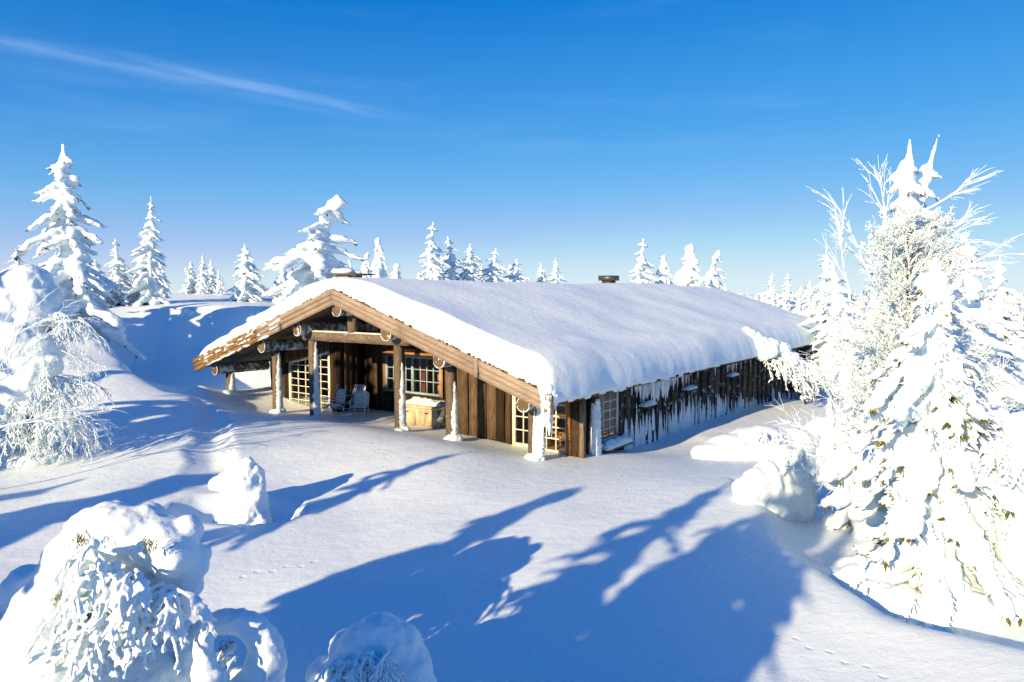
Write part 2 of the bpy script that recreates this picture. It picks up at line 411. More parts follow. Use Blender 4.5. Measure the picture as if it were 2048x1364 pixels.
def remesh(name, V, F, voxel, m='snow', smooth=4, disp=(), dec=None):
    me = np_mesh(name, V, F); o = bpy.data.objects.new('tmp', me); COL.objects.link(o)
    r = o.modifiers.new('r', 'REMESH'); r.mode = 'VOXEL'; r.voxel_size = voxel; r.use_smooth_shade = True
    if smooth:
        s = o.modifiers.new('s', 'SMOOTH'); s.factor = 0.5; s.iterations = smooth
    for size, st in disp:
        d = o.modifiers.new('d', 'DISPLACE'); d.texture = clouds(size); d.strength = st; d.mid_level = 0.5; d.texture_coords = 'LOCAL'
    if dec:
        d = o.modifiers.new('c', 'DECIMATE'); d.ratio = dec
    dg = bpy.context.evaluated_depsgraph_get(); dg.update()
    res = bpy.data.meshes.new_from_object(o.evaluated_get(dg)); res.name = name
    bpy.data.objects.remove(o); bpy.data.meshes.remove(me)
    res.materials.clear(); res.materials.append(MAT[m])
    res.polygons.foreach_set('use_smooth', np.ones(len(res.polygons), dtype=bool))
    return res
def spikes(P, D, Ln, r):
    """thin three-sided shoots"""
    P = np.asarray(P, float); D = np.asarray(D, float); D = D / (np.linalg.norm(D, axis=1)[:, None] + 1e-9); n = len(P)
    Ln = np.broadcast_to(Ln, n); r = np.broadcast_to(r, n)
    ref = np.where(np.abs(D[:, 2:3]) > 0.9, np.array([[1.0, 0, 0]]), np.array([[0, 0, 1.0]]))
    A = np.cross(D, ref); A /= np.linalg.norm(A, axis=1)[:, None]; B = np.cross(D, A)
    V = np.empty((n, 7, 3)); mid = P + D * (Ln * 0.6)[:, None]
    for k in range(3):
        a = k * 2.0944
        o = (math.cos(a) * A + math.sin(a) * B)
        V[:, k] = P + o * r[:, None] * 0.8; V[:, 3 + k] = mid + o * r[:, None]
    V[:, 6] = P + D * Ln[:, None]
    b = (np.arange(n) * 7)[:, None, None]
    T = (np.array([[0, 1, 4], [0, 4, 3], [1, 2, 5], [1, 5, 4], [2, 0, 3], [2, 3, 5], [3, 4, 6], [4, 5, 6], [5, 3, 6]])[None] + b).reshape(-1, 3)
    return V.reshape(-1, 3), T

def perlin(x, y, seed=0):
    rng = np.random.RandomState(seed); perm = rng.permutation(256); ang = rng.rand(256) * 2 * np.pi
    xi = np.floor(x).astype(int); yi = np.floor(y).astype(int); xf = x - xi; yf = y - yi
    u = xf ** 3 * (xf * (xf * 6 - 15) + 10); v = yf ** 3 * (yf * (yf * 6 - 15) + 10)
    def g(i, j, dx, dy):
        a = ang[perm[(perm[(xi + i) & 255] + yi + j) & 255]]; return np.cos(a) * dx + np.sin(a) * dy
    n00 = g(0, 0, xf, yf); n10 = g(1, 0, xf - 1, yf); n01 = g(0, 1, xf, yf - 1); n11 = g(1, 1, xf - 1, yf - 1)
    return (n00 * (1 - u) + n10 * u) * (1 - v) + (n01 * (1 - u) + n11 * u) * v
def sst(a, b, x):
    t = np.clip((x - a) / (b - a), 0, 1); return t * t * (3 - 2 * t)

# ------------------------------------------------------------------ cabin frame of reference
CAB_O = np.array([-5.69, 22.3]); CAB_A = -R_(36.15)
U = np.array([math.cos(CAB_A), math.sin(CAB_A)]); Vv = np.array([-math.sin(CAB_A), math.cos(CAB_A)])
def cab(u, v): return CAB_O + u * U + v * Vv
def tocab(x, y):
    dx = x - CAB_O[0]; dy = y - CAB_O[1]
    return dx * U[0] + dy * U[1], dx * Vv[0] + dy * Vv[1]
APEX, EAVE, HALF, LEN = 4.79, 2.14, 8.15, 32.0
SL = (APEX - EAVE) / HALF; TH = math.atan(SL)
def roofz(u): return APEX - SL * abs(u)

# ------------------------------------------------------------------ terrain
CTRL = [G(*p) for p in [
    (1024, 1364, 8.2), (200, 1364, 8.2), (1700, 1364, 8.1), (700, 1150, 10.8), (1200, 1150, 10.8), (300, 1080, 12), (1024, 1000, 14.5), (600, 1000, 14.5),
    (1300, 960, 16), (1060, 937, 17.4), (390, 792, 23.0), (330, 784, 22.6),
    (300, 960, 15), (100, 960, 15), (0, 900, 17), (100, 820, 20), (270, 742, 24), (130, 742, 24), (225, 680, 29),
    (200, 642, 33), (100, 620, 36), (380, 590, 46), (250, 602, 42), (480, 604, 42), (490, 638, 35), (560, 620, 38), (0, 640, 33),
    (1250, 908, 21.3), (1400, 885, 24), (1640, 800, 41), (1500, 885, 24), (1480, 960, 16.5), (1600, 1150, 10.8), (1750, 1215, 9.6), (2048, 1300, 8.4),
    (2030, 750, 34), (2030, 700, 50), (1800, 900, 21), (1900, 1000, 15), (1700, 850, 26)]]
CTRL += [np.array(p) for p in [(-4, 3, .2), (0, 3, .1), (5, 3, .2), (-10, 5, .6), (-18, 8, 1.3), (-25, 20, 2.6), (-30, 35, 4.0), (-20, -5, .8), (10, 5, .3), (16, 10, .3), (0, -10, 0), (-18, 55, 4.6),
                               (-8, 60, 3.9), (8, 62, 2.6), (22, 55, 1.0), (30, 40, 0), (28, 22, .2), (20, 15, .2), (0, 75, 2.6), (-25, 75, 4.2), (30, 75, 0), (-40, 10, 2.5), (-40, 60, 4.2), (45, 30, -.2), (45, 60, -.4), (15, -12, 0), (-35, -12, 1.5), (40, -5, 0)]]
CTRL += [np.array([*cab(u, v), z]) for u, v, z in [(-6, -.9, .89), (-5, -.9, .68), (-3, -.9, .56), (-1.5, -.9, .66), (0, -.9, .72), (1.5, -.9, .75), (3, -.9, .74), (5, -.85, .64), (6, -.8, .58), (7.2, -.5, .36), (-6, .9, .40), (-4, 1.2, .30), (-2, 1.0, .30), (0, 1.0, .30), (2, 1.0, .32), (4.2, 1.0, .30), (5.5, 1.2, .22), (-4, 2.2, .25), (0, 3, .24), (4, 2.0, .22), (7, 1.4, .12), (8.5, 4, -.12), (9, 9, -.35), (9, 16, -.55), (9, 24, -.9),
                                                  (-13.5, 10, 3.0), (-14, 18, 3.4), (-14, 26, 3.5), (-8, 34, 2.8), (0, 36, 1.5), (8, 35, -1.0)]]
CTRL = np.array(CTRL)
def tps_fit(P, lam=0.02):
    n = len(P); d = np.linalg.norm(P[:, None, :2] - P[None, :, :2], axis=2)
    K = np.where(d > 0, d * d * np.log(d + 1e-12), 0) + np.eye(n) * lam * 40
    Q = np.hstack([np.ones((n, 1)), P[:, :2]]); A = np.block([[K, Q], [Q.T, np.zeros((3, 3))]])
    return np.linalg.solve(A, np.concatenate([P[:, 2], np.zeros(3)]))
TPSW = tps_fit(CTRL)
def tps(x, y):
    z = TPSW[-3] + TPSW[-2] * x + TPSW[-1] * y
    for (cx, cy, _), w in zip(CTRL, TPSW[:-3]):
        r2 = (x - cx) ** 2 + (y - cy) ** 2; z = z + w * 0.5 * r2 * np.log(r2 + 1e-12)
    return z
def sdf_poly(x, y, P):
    """positive inside"""
    P = np.asarray(P); d = np.full(x.shape, 1e9); ins = np.zeros(x.shape, bool); n = len(P)
    for i in range(n):
        a = P[i]; b = P[(i + 1) % n]; e = b - a
        t = np.clip(((x - a[0]) * e[0] + (y - a[1]) * e[1]) / (e @ e), 0, 1)
        d = np.minimum(d, np.hypot(x - a[0] - t * e[0], y - a[1] - t * e[1]))
        c = (a[1] > y) != (b[1] > y)
        ins ^= c & (x < (b[0] - a[0]) * (y - a[1]) / (b[1] - a[1] + 1e-12) + a[0])
    return np.where(ins, d, -d)
HOLLOW = [G(170, 660, 33.5)[:2], G(222, 690, 28.5)[:2], G(268, 742, 24.2)[:2], G(300, 768, 23.2)[:2], G(335, 784, 22.7)[:2], G(386, 792, 22.9)[:2], G(430, 812, 23.4)[:2],
          cab(-7.6, -.2), cab(-7.2, 1.4), cab(-7.0, 31), cab(-9.5, 31), cab(-12.5, 24), cab(-13.0, 16), G(500, 646, 35)[:2], G(420, 640, 36)[:2], G(330, 640, 36.5)[:2], G(230, 648, 36)[:2]]
WELL = [G(1478, 945, 16.8)[:2], G(1520, 1000, 14.6)[:2], G(1556, 1080, 12.4)[:2], G(1630, 1150, 10.9)[:2], G(1745, 1212, 9.7)[:2], G(1900, 1255, 9.05)[:2], G(2060, 1300, 8.4)[:2],
        (9.5, 8.6), (11.5, 12), (11, 16), (8.5, 18.5)]
PITC = G(478, 1000, 13.7)
PIT = [PITC[:2] + np.array([1.15 * math.cos(a), 0.95 * math.sin(a)]) * (1 + .15 * math.sin(2 * a + 1)) for a in np.linspace(0, 2 * math.pi, 14, endpoint=False)]
TRENCH = [G(*p)[:2] for p in [(388, 796, 22.6), (402, 840, 20.6), (396, 880, 18.9), (374, 930, 16.7), (366, 975, 15.1), (392, 1015, 13.9), (430, 1035, 13.3), (470, 1000, 14.2), (470, 930, 16.6), (462, 880, 18.9), (446, 840, 20.8), (420, 806, 22.6)]]
def terrain(x, y):
    x = np.asarray(x, float); y = np.asarray(y, float); sh = x.shape; x = x.ravel(); y = y.ravel()
    r = np.hypot(x - 0, y - 25); near = 1 - sst(55, 95, r)
    base = np.zeros_like(x); m = near > 0
    if m.any(): base[m] = tps(x[m], y[m])
    far = 1.2 * sst(-60, 0, -x) * 3.2 * (1 - sst(110, 260, r)) + perlin(x / 140, y / 140, 5) * 3.0 - 3.2 + 9.0 * sst(900, 2600, r)
    far = far + 3.0 * perlin(x / 420, y / 420, 9)
    z = base * near + far * (1 - near)
    if m.any():
        X = x[m]; Y = y[m]; Z = z[m]; wx = X + .35 * perlin(X / 2.1, Y / 2.1, 1); wy = Y + .35 * perlin(X / 2.1 + 7, Y / 2.1, 2)
        Z = Z + (.15 * perlin(X / 5.5, Y / 5.5, 3) + .035 * perlin(X / 1.7, Y / 1.7, 4)) * (.35 + .65 * sst(1.5, 5, -tocab(X, Y)[1] + 1.2))
        # wind sastrugi running with the lee
        s = X * .83 + Y * .55; t = -X * .55 + Y * .83
        Z = Z + .026 * perlin(s / 3.2, t / .6, 6) * sst(6, 14, Y) * np.clip(.5 + perlin(X / 6, Y / 6, 14) * 1.6, 0, 1)
        d = sdf_poly(wx, wy, HOLLOW); k = np.exp(-.5 * (d + np.sqrt(d * d + .04)) / 1.0); tgt = .15 + .05 * perlin(X / 3, Y / 3, 8)
        Z = np.where(d > -1.5, tgt + (Z + .10 * np.exp(-np.sqrt(d * d + .04) / .8) - tgt) * k, Z + .10 * np.exp(-np.abs(d) / .8))
        d = sdf_poly(wx, wy, WELL); dc = .5 * (d + np.sqrt(d * d + .03))
        Z = Z - .80 * (1 - np.exp(-dc / .45)) * np.exp(-dc / 4.0) + .10 * np.exp(-np.sqrt(d * d + .03) / .7)
        d = sdf_poly(X + .1 * perlin(X / .6, Y / .6, 11), Y, PIT); dc = np.clip(d, 0, None)
        Z = np.where(d > 0, Z - .34 * (1 - np.exp(-dc / .25)), Z + .05 * np.exp(-np.abs(d) / .4))
        d = sdf_poly(X + .30 * perlin(X / 1.1, Y / 1.1, 15), Y, TRENCH); dc = np.clip(d, 0, None)
        Z = np.where(d > 0, Z - .24 * (1 - np.exp(-dc / .5)) * sst(13.5, 17, Y), Z + .05 * np.exp(-np.abs(d) / .6) * sst(14, 17, Y))
        u, v = tocab(X, Y)
        ins = np.clip(np.minimum(np.minimum(u + 7.3, 7.3 - u), np.minimum(v - 2.5, 30.5 - v)) / .3, 0, 1)
        ins2 = np.clip(np.minimum(np.minimum(u + 7.3, 2.8 - u), np.minimum(v - 4.0, 30.5 - v)) / .3, 0, 1)
        ins1 = np.clip(np.minimum(np.minimum(u - 3.3, 7.3 - u), np.minimum(v - 2.5, 30.5 - v)) / .3, 0, 1)
        k = np.maximum(ins1, ins2); Z = Z * (1 - k) + np.minimum(Z, -.35) * k
        z[m] = Z
    return z.reshape(sh)
def gz(x, y): return float(terrain(np.array([x]), np.array([y]))[0])
def axis(lo, hi, step, ext, grow=1.13):
    a = list(np.arange(lo, hi + step / 2, step)); s = step
    while a[-1] < ext: s *= grow; a.append(a[-1] + s)
    s = step; b = []
    c = lo
    while c > -ext: s *= grow; c -= s; b.append(c)
    return np.array(b[::-1] + a)
def build_ground():
    xs = axis(-17, 15, .11, 5200); ys = axis(5, 31, .11, 5200)
    X, Y = np.meshgrid(xs, ys); Z = terrain(X, Y)
    nx, ny = len(xs), len(ys); i = np.arange(ny - 1)[:, None] * nx + np.arange(nx - 1)[None]
    F = np.stack([i, i + 1, i + nx + 1, i + nx], -1).reshape(-1, 4)
    o = link('snow_ground', np_mesh('snow_ground', np.stack([X, Y, Z], -1).reshape(-1, 3), F, 'ground_snow')); o['kind'] = 'structure'
build_ground()

# ------------------------------------------------------------------ the cabin
rng = random.Random(4)
CABIN = empty('timber_cabin', (CAB_O[0], CAB_O[1], 0), CAB_A, 'long dark timber cabin with deep snow on its roof and an open gabled porch', 'cabin')
def bx(name, m, x0, x1, y0, y1, z0, z1, parent=CABIN, smooth=False):
    b = MB(); b.box(x0, x1, y0, y1, z0, z1); return b.build(name, m, parent, smooth)
def plank(name, m, a0, a1, w0, w1, top0, top1, bot, plane, depth, parent=CABIN, waney=.012):
    """upright board: spans a0..a1 along u (plane='f', front at v=w0) or along v (plane='s', face at u=w0); sloped top; uneven edges, five rings up"""
    b = MB(); n = 5; P = []
    for k in range(n):
        t = k / (n - 1); j0 = rng.uniform(-waney, waney); j1 = rng.uniform(-waney, waney)
        za = bot + (top0 - bot) * t; zb = bot + (top1 - bot) * t
        if plane == 'f': P += [[a0 + j0, w0, za], [a1 + j1, w0, zb], [a1 + j1, w1, zb], [a0 + j0, w1, za]]
        else: P += [[w0, a0 + j0, za], [w0, a1 + j1, zb], [w1, a1 + j1, zb], [w1, a0 + j0, za]]
    Q = []
    for k in range(n - 1):
        for e in range(4): Q.append([k * 4 + e, k * 4 + (e + 1) % 4, k * 4 + 4 + (e + 1) % 4, k * 4 + 4 + e])
    Q += [[3, 2, 1, 0], [4 * n - 4, 4 * n - 3, 4 * n - 2, 4 * n - 1]]
    b.add(P, Q); return b.build(name, m, parent)
def underroof(u): return roofz(u) - .50

# --- backing walls (dark, behind the boards), with openings left for windows and doors
OPEN_BACK = (-1.65, 1.15, .98, 2.38)       # blue window   (u0,u1,z0,z1) in the wall v=3.8
def back_wall():
    b = MB(); v0, v1 = 3.86, 3.98
    def col(u0, u1, z0):
        b.hexa([[u0, v0, z0], [u1, v0, z0], [u1, v1, z0], [u0, v1, z0], [u0, v0, underroof(u0) + .2], [u1, v0, underroof(u1) + .2], [u1, v1, underroof(u1) + .2], [u0, v1, underroof(u0) + .2]])
    col(-3.0, -1.65, -.3); col(1.15, 3.1, -.3); col(-1.65, 0, 2.38); col(0, 1.15, 2.38)
    b.box(-1.65, 1.15, v0, v1, -.3, .98)
    b.build('wall', 'wood_dark', CABIN)
    b = MB(); v0, v1 = 2.56, 2.68                                                             # left bay
    col(-7.0, -5.85, -.3); col(-3.30, -2.9, -.3)
    b.hexa([[-5.85, v0, 1.95], [-3.30, v0, 2.50], [-3.30, v1, 2.50], [-5.85, v1, 1.95], [-5.85, v0, underroof(5.85) + .2], [-3.30, v0, underroof(3.30) + .2], [-3.30, v1, underroof(3.30) + .2], [-5.85, v1, underroof(5.85) + .2]])
    b.build('wall', 'wood_dark', CABIN)
    bx('wall', 'wood_dark', -3.02, -2.9, 2.68, 3.86, -.3, 3.3)
    b = MB(); b.box(3.1, 3.22, 2.3, 3.86, -.3, 3.2); b.build('wall', 'wood_dark', CABIN)      # return of the right bay
    b = MB()
    b.hexa([[3.1, 2.24, -.3], [5.45, 2.24, -.3], [5.45, 2.34, -.3], [3.1, 2.34, -.3], [3.1, 2.24, underroof(3.1)], [5.45, 2.24, underroof(5.45)], [5.45, 2.34, underroof(5.45)], [3.1, 2.34, underroof(3.1)]])
    b.build('wall', 'wood_dark', CABIN)
    b = MB()                                                                                  # right side wall with its openings
    U0, U1 = 7.44, 7.56
    segs = [(2.4, 3.55, -1, 3), (5.0, 6.45, -1, 3), (7.1, 10.05, -1, 3), (10.7, 14.85, -1, 3), (15.55, 31, -2.2, 3), (6.45, 7.1, -1, .95), (10.05, 10.7, -1, 1.1), (14.85, 15.55, -1.5, 1.15), (3.55, 5.0, -1, .12)]
    for v0, v1, z0, z1 in segs: b.box(U0, U1, v0, v1, z0, min(z1, underroof(7.5) + .2))
    b.build('wall', 'wood_dark', CABIN)
    bx('wall', 'wood_dark', -7.1, -6.98, 2.68, 31, -.3, underroof(7.0) + .2)
    b = MB()
    b.hexa([[-7, 30.9, -2], [0, 30.9, -2], [0, 31, -2], [-7, 31, -2], [-7, 30.9, underroof(7)], [0, 30.9, underroof(0)], [0, 31, underroof(0)], [-7, 31, underroof(7)]])
    b.hexa([[0, 30.9, -2], [7.5, 30.9, -2], [7.5, 31, -2], [0, 31, -2], [0, 30.9, underroof(0)], [7.5, 30.9, underroof(7.5)], [7.5, 31, underroof(7.5)], [0, 31, underroof(0)]])
    b.build('wall', 'wood_dark', CABIN)
    bx('floor', 'wood_inside', -6.97, 7.43, 3.99, 30.9, -.1, .02)
    bx('floor', 'wood_inside', 3.23, 7.43, 2.36, 3.985, -.1, .02)
    b = MB(); b.box(-6.97, 7.43, 9.0, 9.1, .021, 3.0); b.box(3.1, 3.2, 4.0, 8.99, .021, 2.95)
    b.build('partition', 'wood_inside', CABIN)
    bx('ceiling', 'wood_inside', -6.97, 7.43, 4.0, 9.0, 2.52, 2.58)
back_wall()
# --- board cladding
def clad_front():
    u = -7.0
    while u < 3.0:
        w = rng.uniform(.20, .30); u1 = min(u + w, 3.08); d = 3.80 if rng.random() < .5 else 3.82
        m = 'wood_dark' if rng.random() < .85 else 'wood_brown'
        t0, t1 = underroof(u), underroof(u1)
        if u < -2.86:                                               # left bay, glazed doorway in it
            u1 = min(u1, -2.86) if u < -2.86 else u1; t1 = underroof(u1)
            if u1 <= -5.83 or u >= -3.36: plank('board', 'wood_dark', u, u1 - .012, 2.50 + (d - 3.8), 2.555, t0, t1, .05, 'f', 0)
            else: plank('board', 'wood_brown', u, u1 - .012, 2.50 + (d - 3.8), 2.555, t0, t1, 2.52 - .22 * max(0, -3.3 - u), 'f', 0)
        elif u1 > -1.70 and u < 1.2:
            plank('board', m, u, u1 - .012, d, 3.855, .90, .90, .05, 'f', 0); plank('board', 'wood_dark', u, u1 - .012, d, 3.855, t0, t1, 2.46, 'f', 0)
        else: plank('board', m, u, u1 - .012, d, 3.855, t0, t1, .05, 'f', 0)
        u = u1
    u = 3.10; k = 0
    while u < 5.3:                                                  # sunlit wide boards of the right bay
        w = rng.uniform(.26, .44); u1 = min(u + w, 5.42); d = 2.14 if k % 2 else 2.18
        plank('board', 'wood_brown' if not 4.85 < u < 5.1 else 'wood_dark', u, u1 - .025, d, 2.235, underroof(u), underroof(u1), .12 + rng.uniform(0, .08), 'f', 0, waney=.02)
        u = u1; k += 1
    v = 2.55; k = 0
    while v < 3.6: plank('board', 'wood_brown' if k == 1 else 'wood_dark', v, min(v + .25, 3.79), -2.895, -2.84, underroof(2.9), underroof(2.9), .1, 's', 0); v += .265; k += 1
    v = 2.3; k = 0
    while v < 3.7: plank('board', 'wood_brown', v, v + .27, 3.04, 3.09, underroof(3.1), underroof(3.1), .1, 's', 0); v += .29
    # side wall, board over board
    v = 5.02; k = 0
    while v < 31:
        w = rng.uniform(.30, .42); v1 = min(v + w, 31.05); f = 7.63 if k % 2 else 7.59
        bot = -.45 - .06 * v
        top = underroof(7.5)
        for a, c, zs in ((6.45, 7.1, .95), (10.05, 10.7, 1.1), (14.85, 15.55, 1.15)):
            if v1 > a - .06 and v < c + .06:
                plank('board', 'wood_side', v, v1 - .03, 7.565, f, zs - .05, zs - .05, bot, 's', 0); break
        else: plank('board', 'wood_side', v, v1 - .03, 7.565, f, top, top, bot, 's', 0)
        v = v1; k += 1
    # corner of the right bay
    plank('corner_board', 'wood_trim', 7.40, 7.52, 2.10, 2.30, underroof(7.5), underroof(7.5) - .03, -.1, 'f', 0)
    plank('corner_board', 'wood_dark', 7.53, 7.84, 2.14, 2.24, underroof(7.6), underroof(7.8), -.2, 'f', 0)
    plank('corner_board', 'wood_post', 7.845, 7.98, 2.08, 2.22, underroof(7.9), underroof(7.95), -.25, 'f', 0)
    plank('corner_board', 'wood_brown', 3.25, 3.53, 7.565, 7.66, underroof(7.6), underroof(7.6), -.3, 's', 0)
clad_front()

# --- windows and doors: object at the middle of the sill, x along the wall, -y outwards
def glazed(name, frame_mat, loc, rz, w, h, nx, ny, fr=.09, bar=.035, depth=.10, sashes=1, slope=0.0, label=None, sill=True):
    """sashes side by side, each nx by ny panes; slope raises the head from left to right"""
    hw = w / 2
    def top(x): return h + slope * (x + hw)
    b = MB()
    def post(x0, x1, z0=0.0): b.hexa([[x0, -depth / 2, z0], [x1, -depth / 2, z0], [x1, depth / 2, z0], [x0, depth / 2, z0], [x0, -depth / 2, top(x0)], [x1, -depth / 2, top(x1)], [x1, depth / 2, top(x1)], [x0, depth / 2, top(x0)]])
    post(-hw, -hw + fr); post(hw - fr, hw)
    b.box(-hw + fr, hw - fr, -depth / 2, depth / 2, 0, fr)
    x0, x1 = -hw + fr, hw - fr
    b.hexa([[x0, -depth / 2, top(x0) - fr], [x1, -depth / 2, top(x1) - fr], [x1, depth / 2, top(x1) - fr], [x0, depth / 2, top(x0) - fr], [x0, -depth / 2, top(x0)], [x1, -depth / 2, top(x1)], [x1, depth / 2, top(x1)], [x0, depth / 2, top(x0)]])
    sw = (w - 2 * fr) / sashes
    for s in range(1, sashes):
        xm = -hw + fr + s * sw; b.box(xm - fr * .6, xm + fr * .6, -depth / 2 - .012, depth / 2 - .012, fr, top(xm) - fr)
    o = b.build(name, frame_mat, CABIN, False, loc, rz)
    if label: o['label'] = label
    for s in range(sashes):
        a0 = -hw + fr + s * sw + (fr * .6 if s else 0); a1 = -hw + fr + (s + 1) * sw - (fr * .6 if s < sashes - 1 else 0)
        pw = (a1 - a0) / nx
        for i in range(1, nx):
            x = a0 + i * pw; q = MB(); q.box(x - bar / 2, x + bar / 2, -.035, .01, fr, top(x) - fr); q.build('glazing_bar', frame_mat, o)
        phs = (h - 2 * fr) / ny; zz = fr + phs; rows = [fr]
        while zz < max(top(a0), top(a1)) - fr - .08:
            q = MB(); lo = a0
            if slope and zz > top(a0) - fr: lo = a0 + (zz - (top(a0) - fr)) / slope
            q.box(lo, a1, -.031, .006, zz - bar / 2, zz + bar / 2); q.build('glazing_bar', frame_mat, o); rows.append(zz); zz += phs
        for i in range(nx):
            for r in rows:
                xa, xb = a0 + i * pw, a0 + (i + 1) * pw; ta, tb = top(xa) - fr, top(xb) - fr; ze = r + phs
                za, zb = min(ze, ta), min(ze, tb)
                if zb <= r + .02: continue
                za = max(za, r + .01); tilt = rng.uniform(-.002, .002)
                q = MB(); q.add([[xa, -.012 + tilt, r], [xb, -.012 - tilt, r], [xb, -.012, zb], [xa, -.012, za]], [[0, 1, 2, 3]]); q.build('pane', 'glass', o)
    return o
def casing(m, loc, rz, w, h, t=.10, d=.035, top=True):
    for x in (-w / 2 - t, w / 2):
        b = MB(); b.box(x + .003, x + t - .003, -.09, -.09 + d, -.03, h + .02); b.build('window_casing', m, CABIN, False, loc, rz)
    if top:
        b = MB(); b.box(-w / 2 - t - .03, w / 2 + t + .03, -.10, -.10 + d + .02, h + .022, h + .022 + t); b.build('window_casing', m, CABIN, False, loc, rz)
wB = glazed('window', 'paint_blue', (-.25, 3.86, .98), 0, 2.8, 1.40, 4, 3, .075, .035, .14, sashes=2, label='double casement window with grey blue frames')
casing('wood_trim', (-.25, 3.86, .98), 0, 2.8, 1.40)
dL = glazed('door', 'paint_cream', (-4.575, 2.58, .10), 0, 2.50, 1.86, 5, 6, .10, .03, .12, slope=.22, label='tall cream glazed door with sloping head')
b = MB(); b.box(1.17, 1.20, -.12, -.06, .9, .96); b.box(1.09, 1.20, -.13, -.10, .92, .945); b.build('handle', 'brass', dL)
dR = glazed('door', 'paint_cream', (5.85, 2.24, .08), 0, .78, underroof(6.25) - .06, 2, 5, .10, .03, .12, label='narrow cream glazed door beside the brown boards')
b = MB(); b.box(.28, .31, -.12, -.06, .95, 1.0); b.build('handle', 'brass', dR)
wR = glazed('window', 'paint_cream', (6.83, 2.25, .06), 0, 1.12, underroof(7.4) - .10, 3, 5, .06, .035, .12, label='tall cream window of small panes at the corner')
dS = glazed('door', 'paint_greyblue', (7.5, 4.275, .12), R_(90), 1.42, underroof(7.5) + .02, 3, 6, .09, .028, .12, label='pale glazed side door with a beige curtain')
for v, zs, w, nx, ny in ((6.775, .95, .62, 2, 2), (10.375, 1.10, .62, 2, 2), (15.2, 1.15, .66, 2, 2)):
    glazed('window', 'paint_greyblue' if v > 12 else 'paint_cream', (7.55, v, zs), R_(90), w, underroof(7.5) - zs + .02, nx, ny, .06, .025, .10)
    s = MB(); s.box(-w / 2 - .16, w / 2 + .16, -.26, .02, -.07, -.02); s.build('sill', 'wood_brown', CABIN, False, (7.58, v, zs), R_(90))
    casing('wood_trim' if v > 12 else 'wood_brown', (7.56, v, zs), R_(90), w, underroof(7.5) - zs, .12, .03, False)
def lump_patch(name, x0, x1, y0, y1, h, parent, loc, rz=0.0, n=14, seed=0, base=0.0, m='rime', jag=.35):
    """heap of snow on a flat rectangle"""
    r = np.random.RandomState(seed); xs = np.linspace(x0, x1, n * 2); ys = np.linspace(y0, y1, n)
    X, Y = np.meshgrid(xs, ys); tx = (X - x0) / (x1 - x0); ty = (Y - y0) / (y1 - y0)
    e = np.minimum(np.minimum(tx, 1 - tx) * 2 * (x1 - x0) / (y1 - y0), np.minimum(ty, 1 - ty) * 2); e = np.clip(e, 0, 1) ** .45
    s = (y1 - y0) * .35
    Z = base + h * e * (1 + jag * perlin(X / s + seed * 3.1, Y / s, seed) + jag * .7 * perlin(X / s * 3, Y / s * 3 + seed, seed + 1)) 
    V = np.stack([X, Y, Z], -1).reshape(-1, 3); nx = 2 * n
    i = np.arange(n - 1)[:, None] * nx + np.arange(nx - 1)[None]
    F = np.stack([i, i + 1, i + nx + 1, i + nx], -1).reshape(-1, 4)
    return link(name, np_mesh(name, V, F, m), parent, loc, rz)
for v, zs, w in ((6.775, .95, .62), (10.375, 1.10, .62), (15.2, 1.15, .66)):
    lump_patch('sill_snow', -w / 2 - .17, w / 2 + .17, -.29, .0, .13, CABIN, (7.58, v, zs - .018), R_(90), seed=int(v))
lump_patch('sill_snow', -.85, .85, -.42, -.01, .22, CABIN, (7.60, 4.3, .02), R_(90), seed=31)
bx('sill', 'wood_brown', 7.66, 7.99, 3.4, 5.2, -.05, .015)
# curtains and the red striped blind
def curtain(m, loc, rz, w, h, folds=7):
    b = MB(); n = folds * 6; P = []; Q = []
    for i in range(n + 1):
        x = -w / 2 + w * i / n; y = .035 * math.sin(i / n * folds * 2 * math.pi); P += [[x, y, 0], [x, y, h]]
    for i in range(n): Q.append([2 * i, 2 * i + 2, 2 * i + 3, 2 * i + 1])
    b.add(P, Q); return b.build('curtain', m, CABIN, True, loc, rz)
curtain('curtain_beige', (7.2, 4.3, .2), R_(90), .55, 1.9); curtain('curtain_stripe', (.95, 4.15, .95), 0, .55, 1.5, 4); curtain('curtain_red', (-.05, 4.15, .95), 0, .22, 1.5, 3); curtain('curtain_red', (-1.3, 4.15, .95), 0, .35, 1.5, 3)

# --- posts with rime on their lee side
def rime_bar(name, x0, x1, z0, z1, thick, parent, loc, rz, seed, taper=.5, m='rime', nx=5, nz=26, up=True):
    """irregular crust: x along the face, -y outwards, closed at the sides"""
    r = np.random.RandomState(seed); P = []; 
    for k in range(nz):
        t = k / (nz - 1); z = z0 + (z1 - z0) * t
        f = (1 - t ** 3 * taper) if up else (1 - (1 - t) ** 3 * taper)
        w = (x1 - x0) / 2 * f; c = (x0 + x1) / 2 + r.uniform(-.02, .02) * (x1 - x0) * 3
        for i in range(nx):
            s = -1 + 2 * i / (nx - 1); d = thick * f * (1 - abs(s) ** 3 * .9) * r.uniform(.7, 1.25)
            if k in (0, nz - 1): d *= .35
            P.append([c + w * s * r.uniform(.9, 1.12), -d if 0 < i < nx - 1 else .012, z + r.uniform(-.3, .3) * (z1 - z0) / nz])
    i = np.arange(nz - 1)[:, None] * nx + np.arange(nx - 1)[None]
    F = np.stack([i, i + 1, i + nx + 1, i + nx], -1).reshape(-1, 4)
    return np.array(P), F
def rime(name, x0, x1, z0, z1, thick, parent, loc, rz, seed, **k):
    V, F = rime_bar(name, x0, x1, z0, z1, thick, parent, loc, rz, seed, **k)
    return link(name, np_mesh(name, V, F, k.get('m', 'rime')), parent, loc, rz)
PW = .12
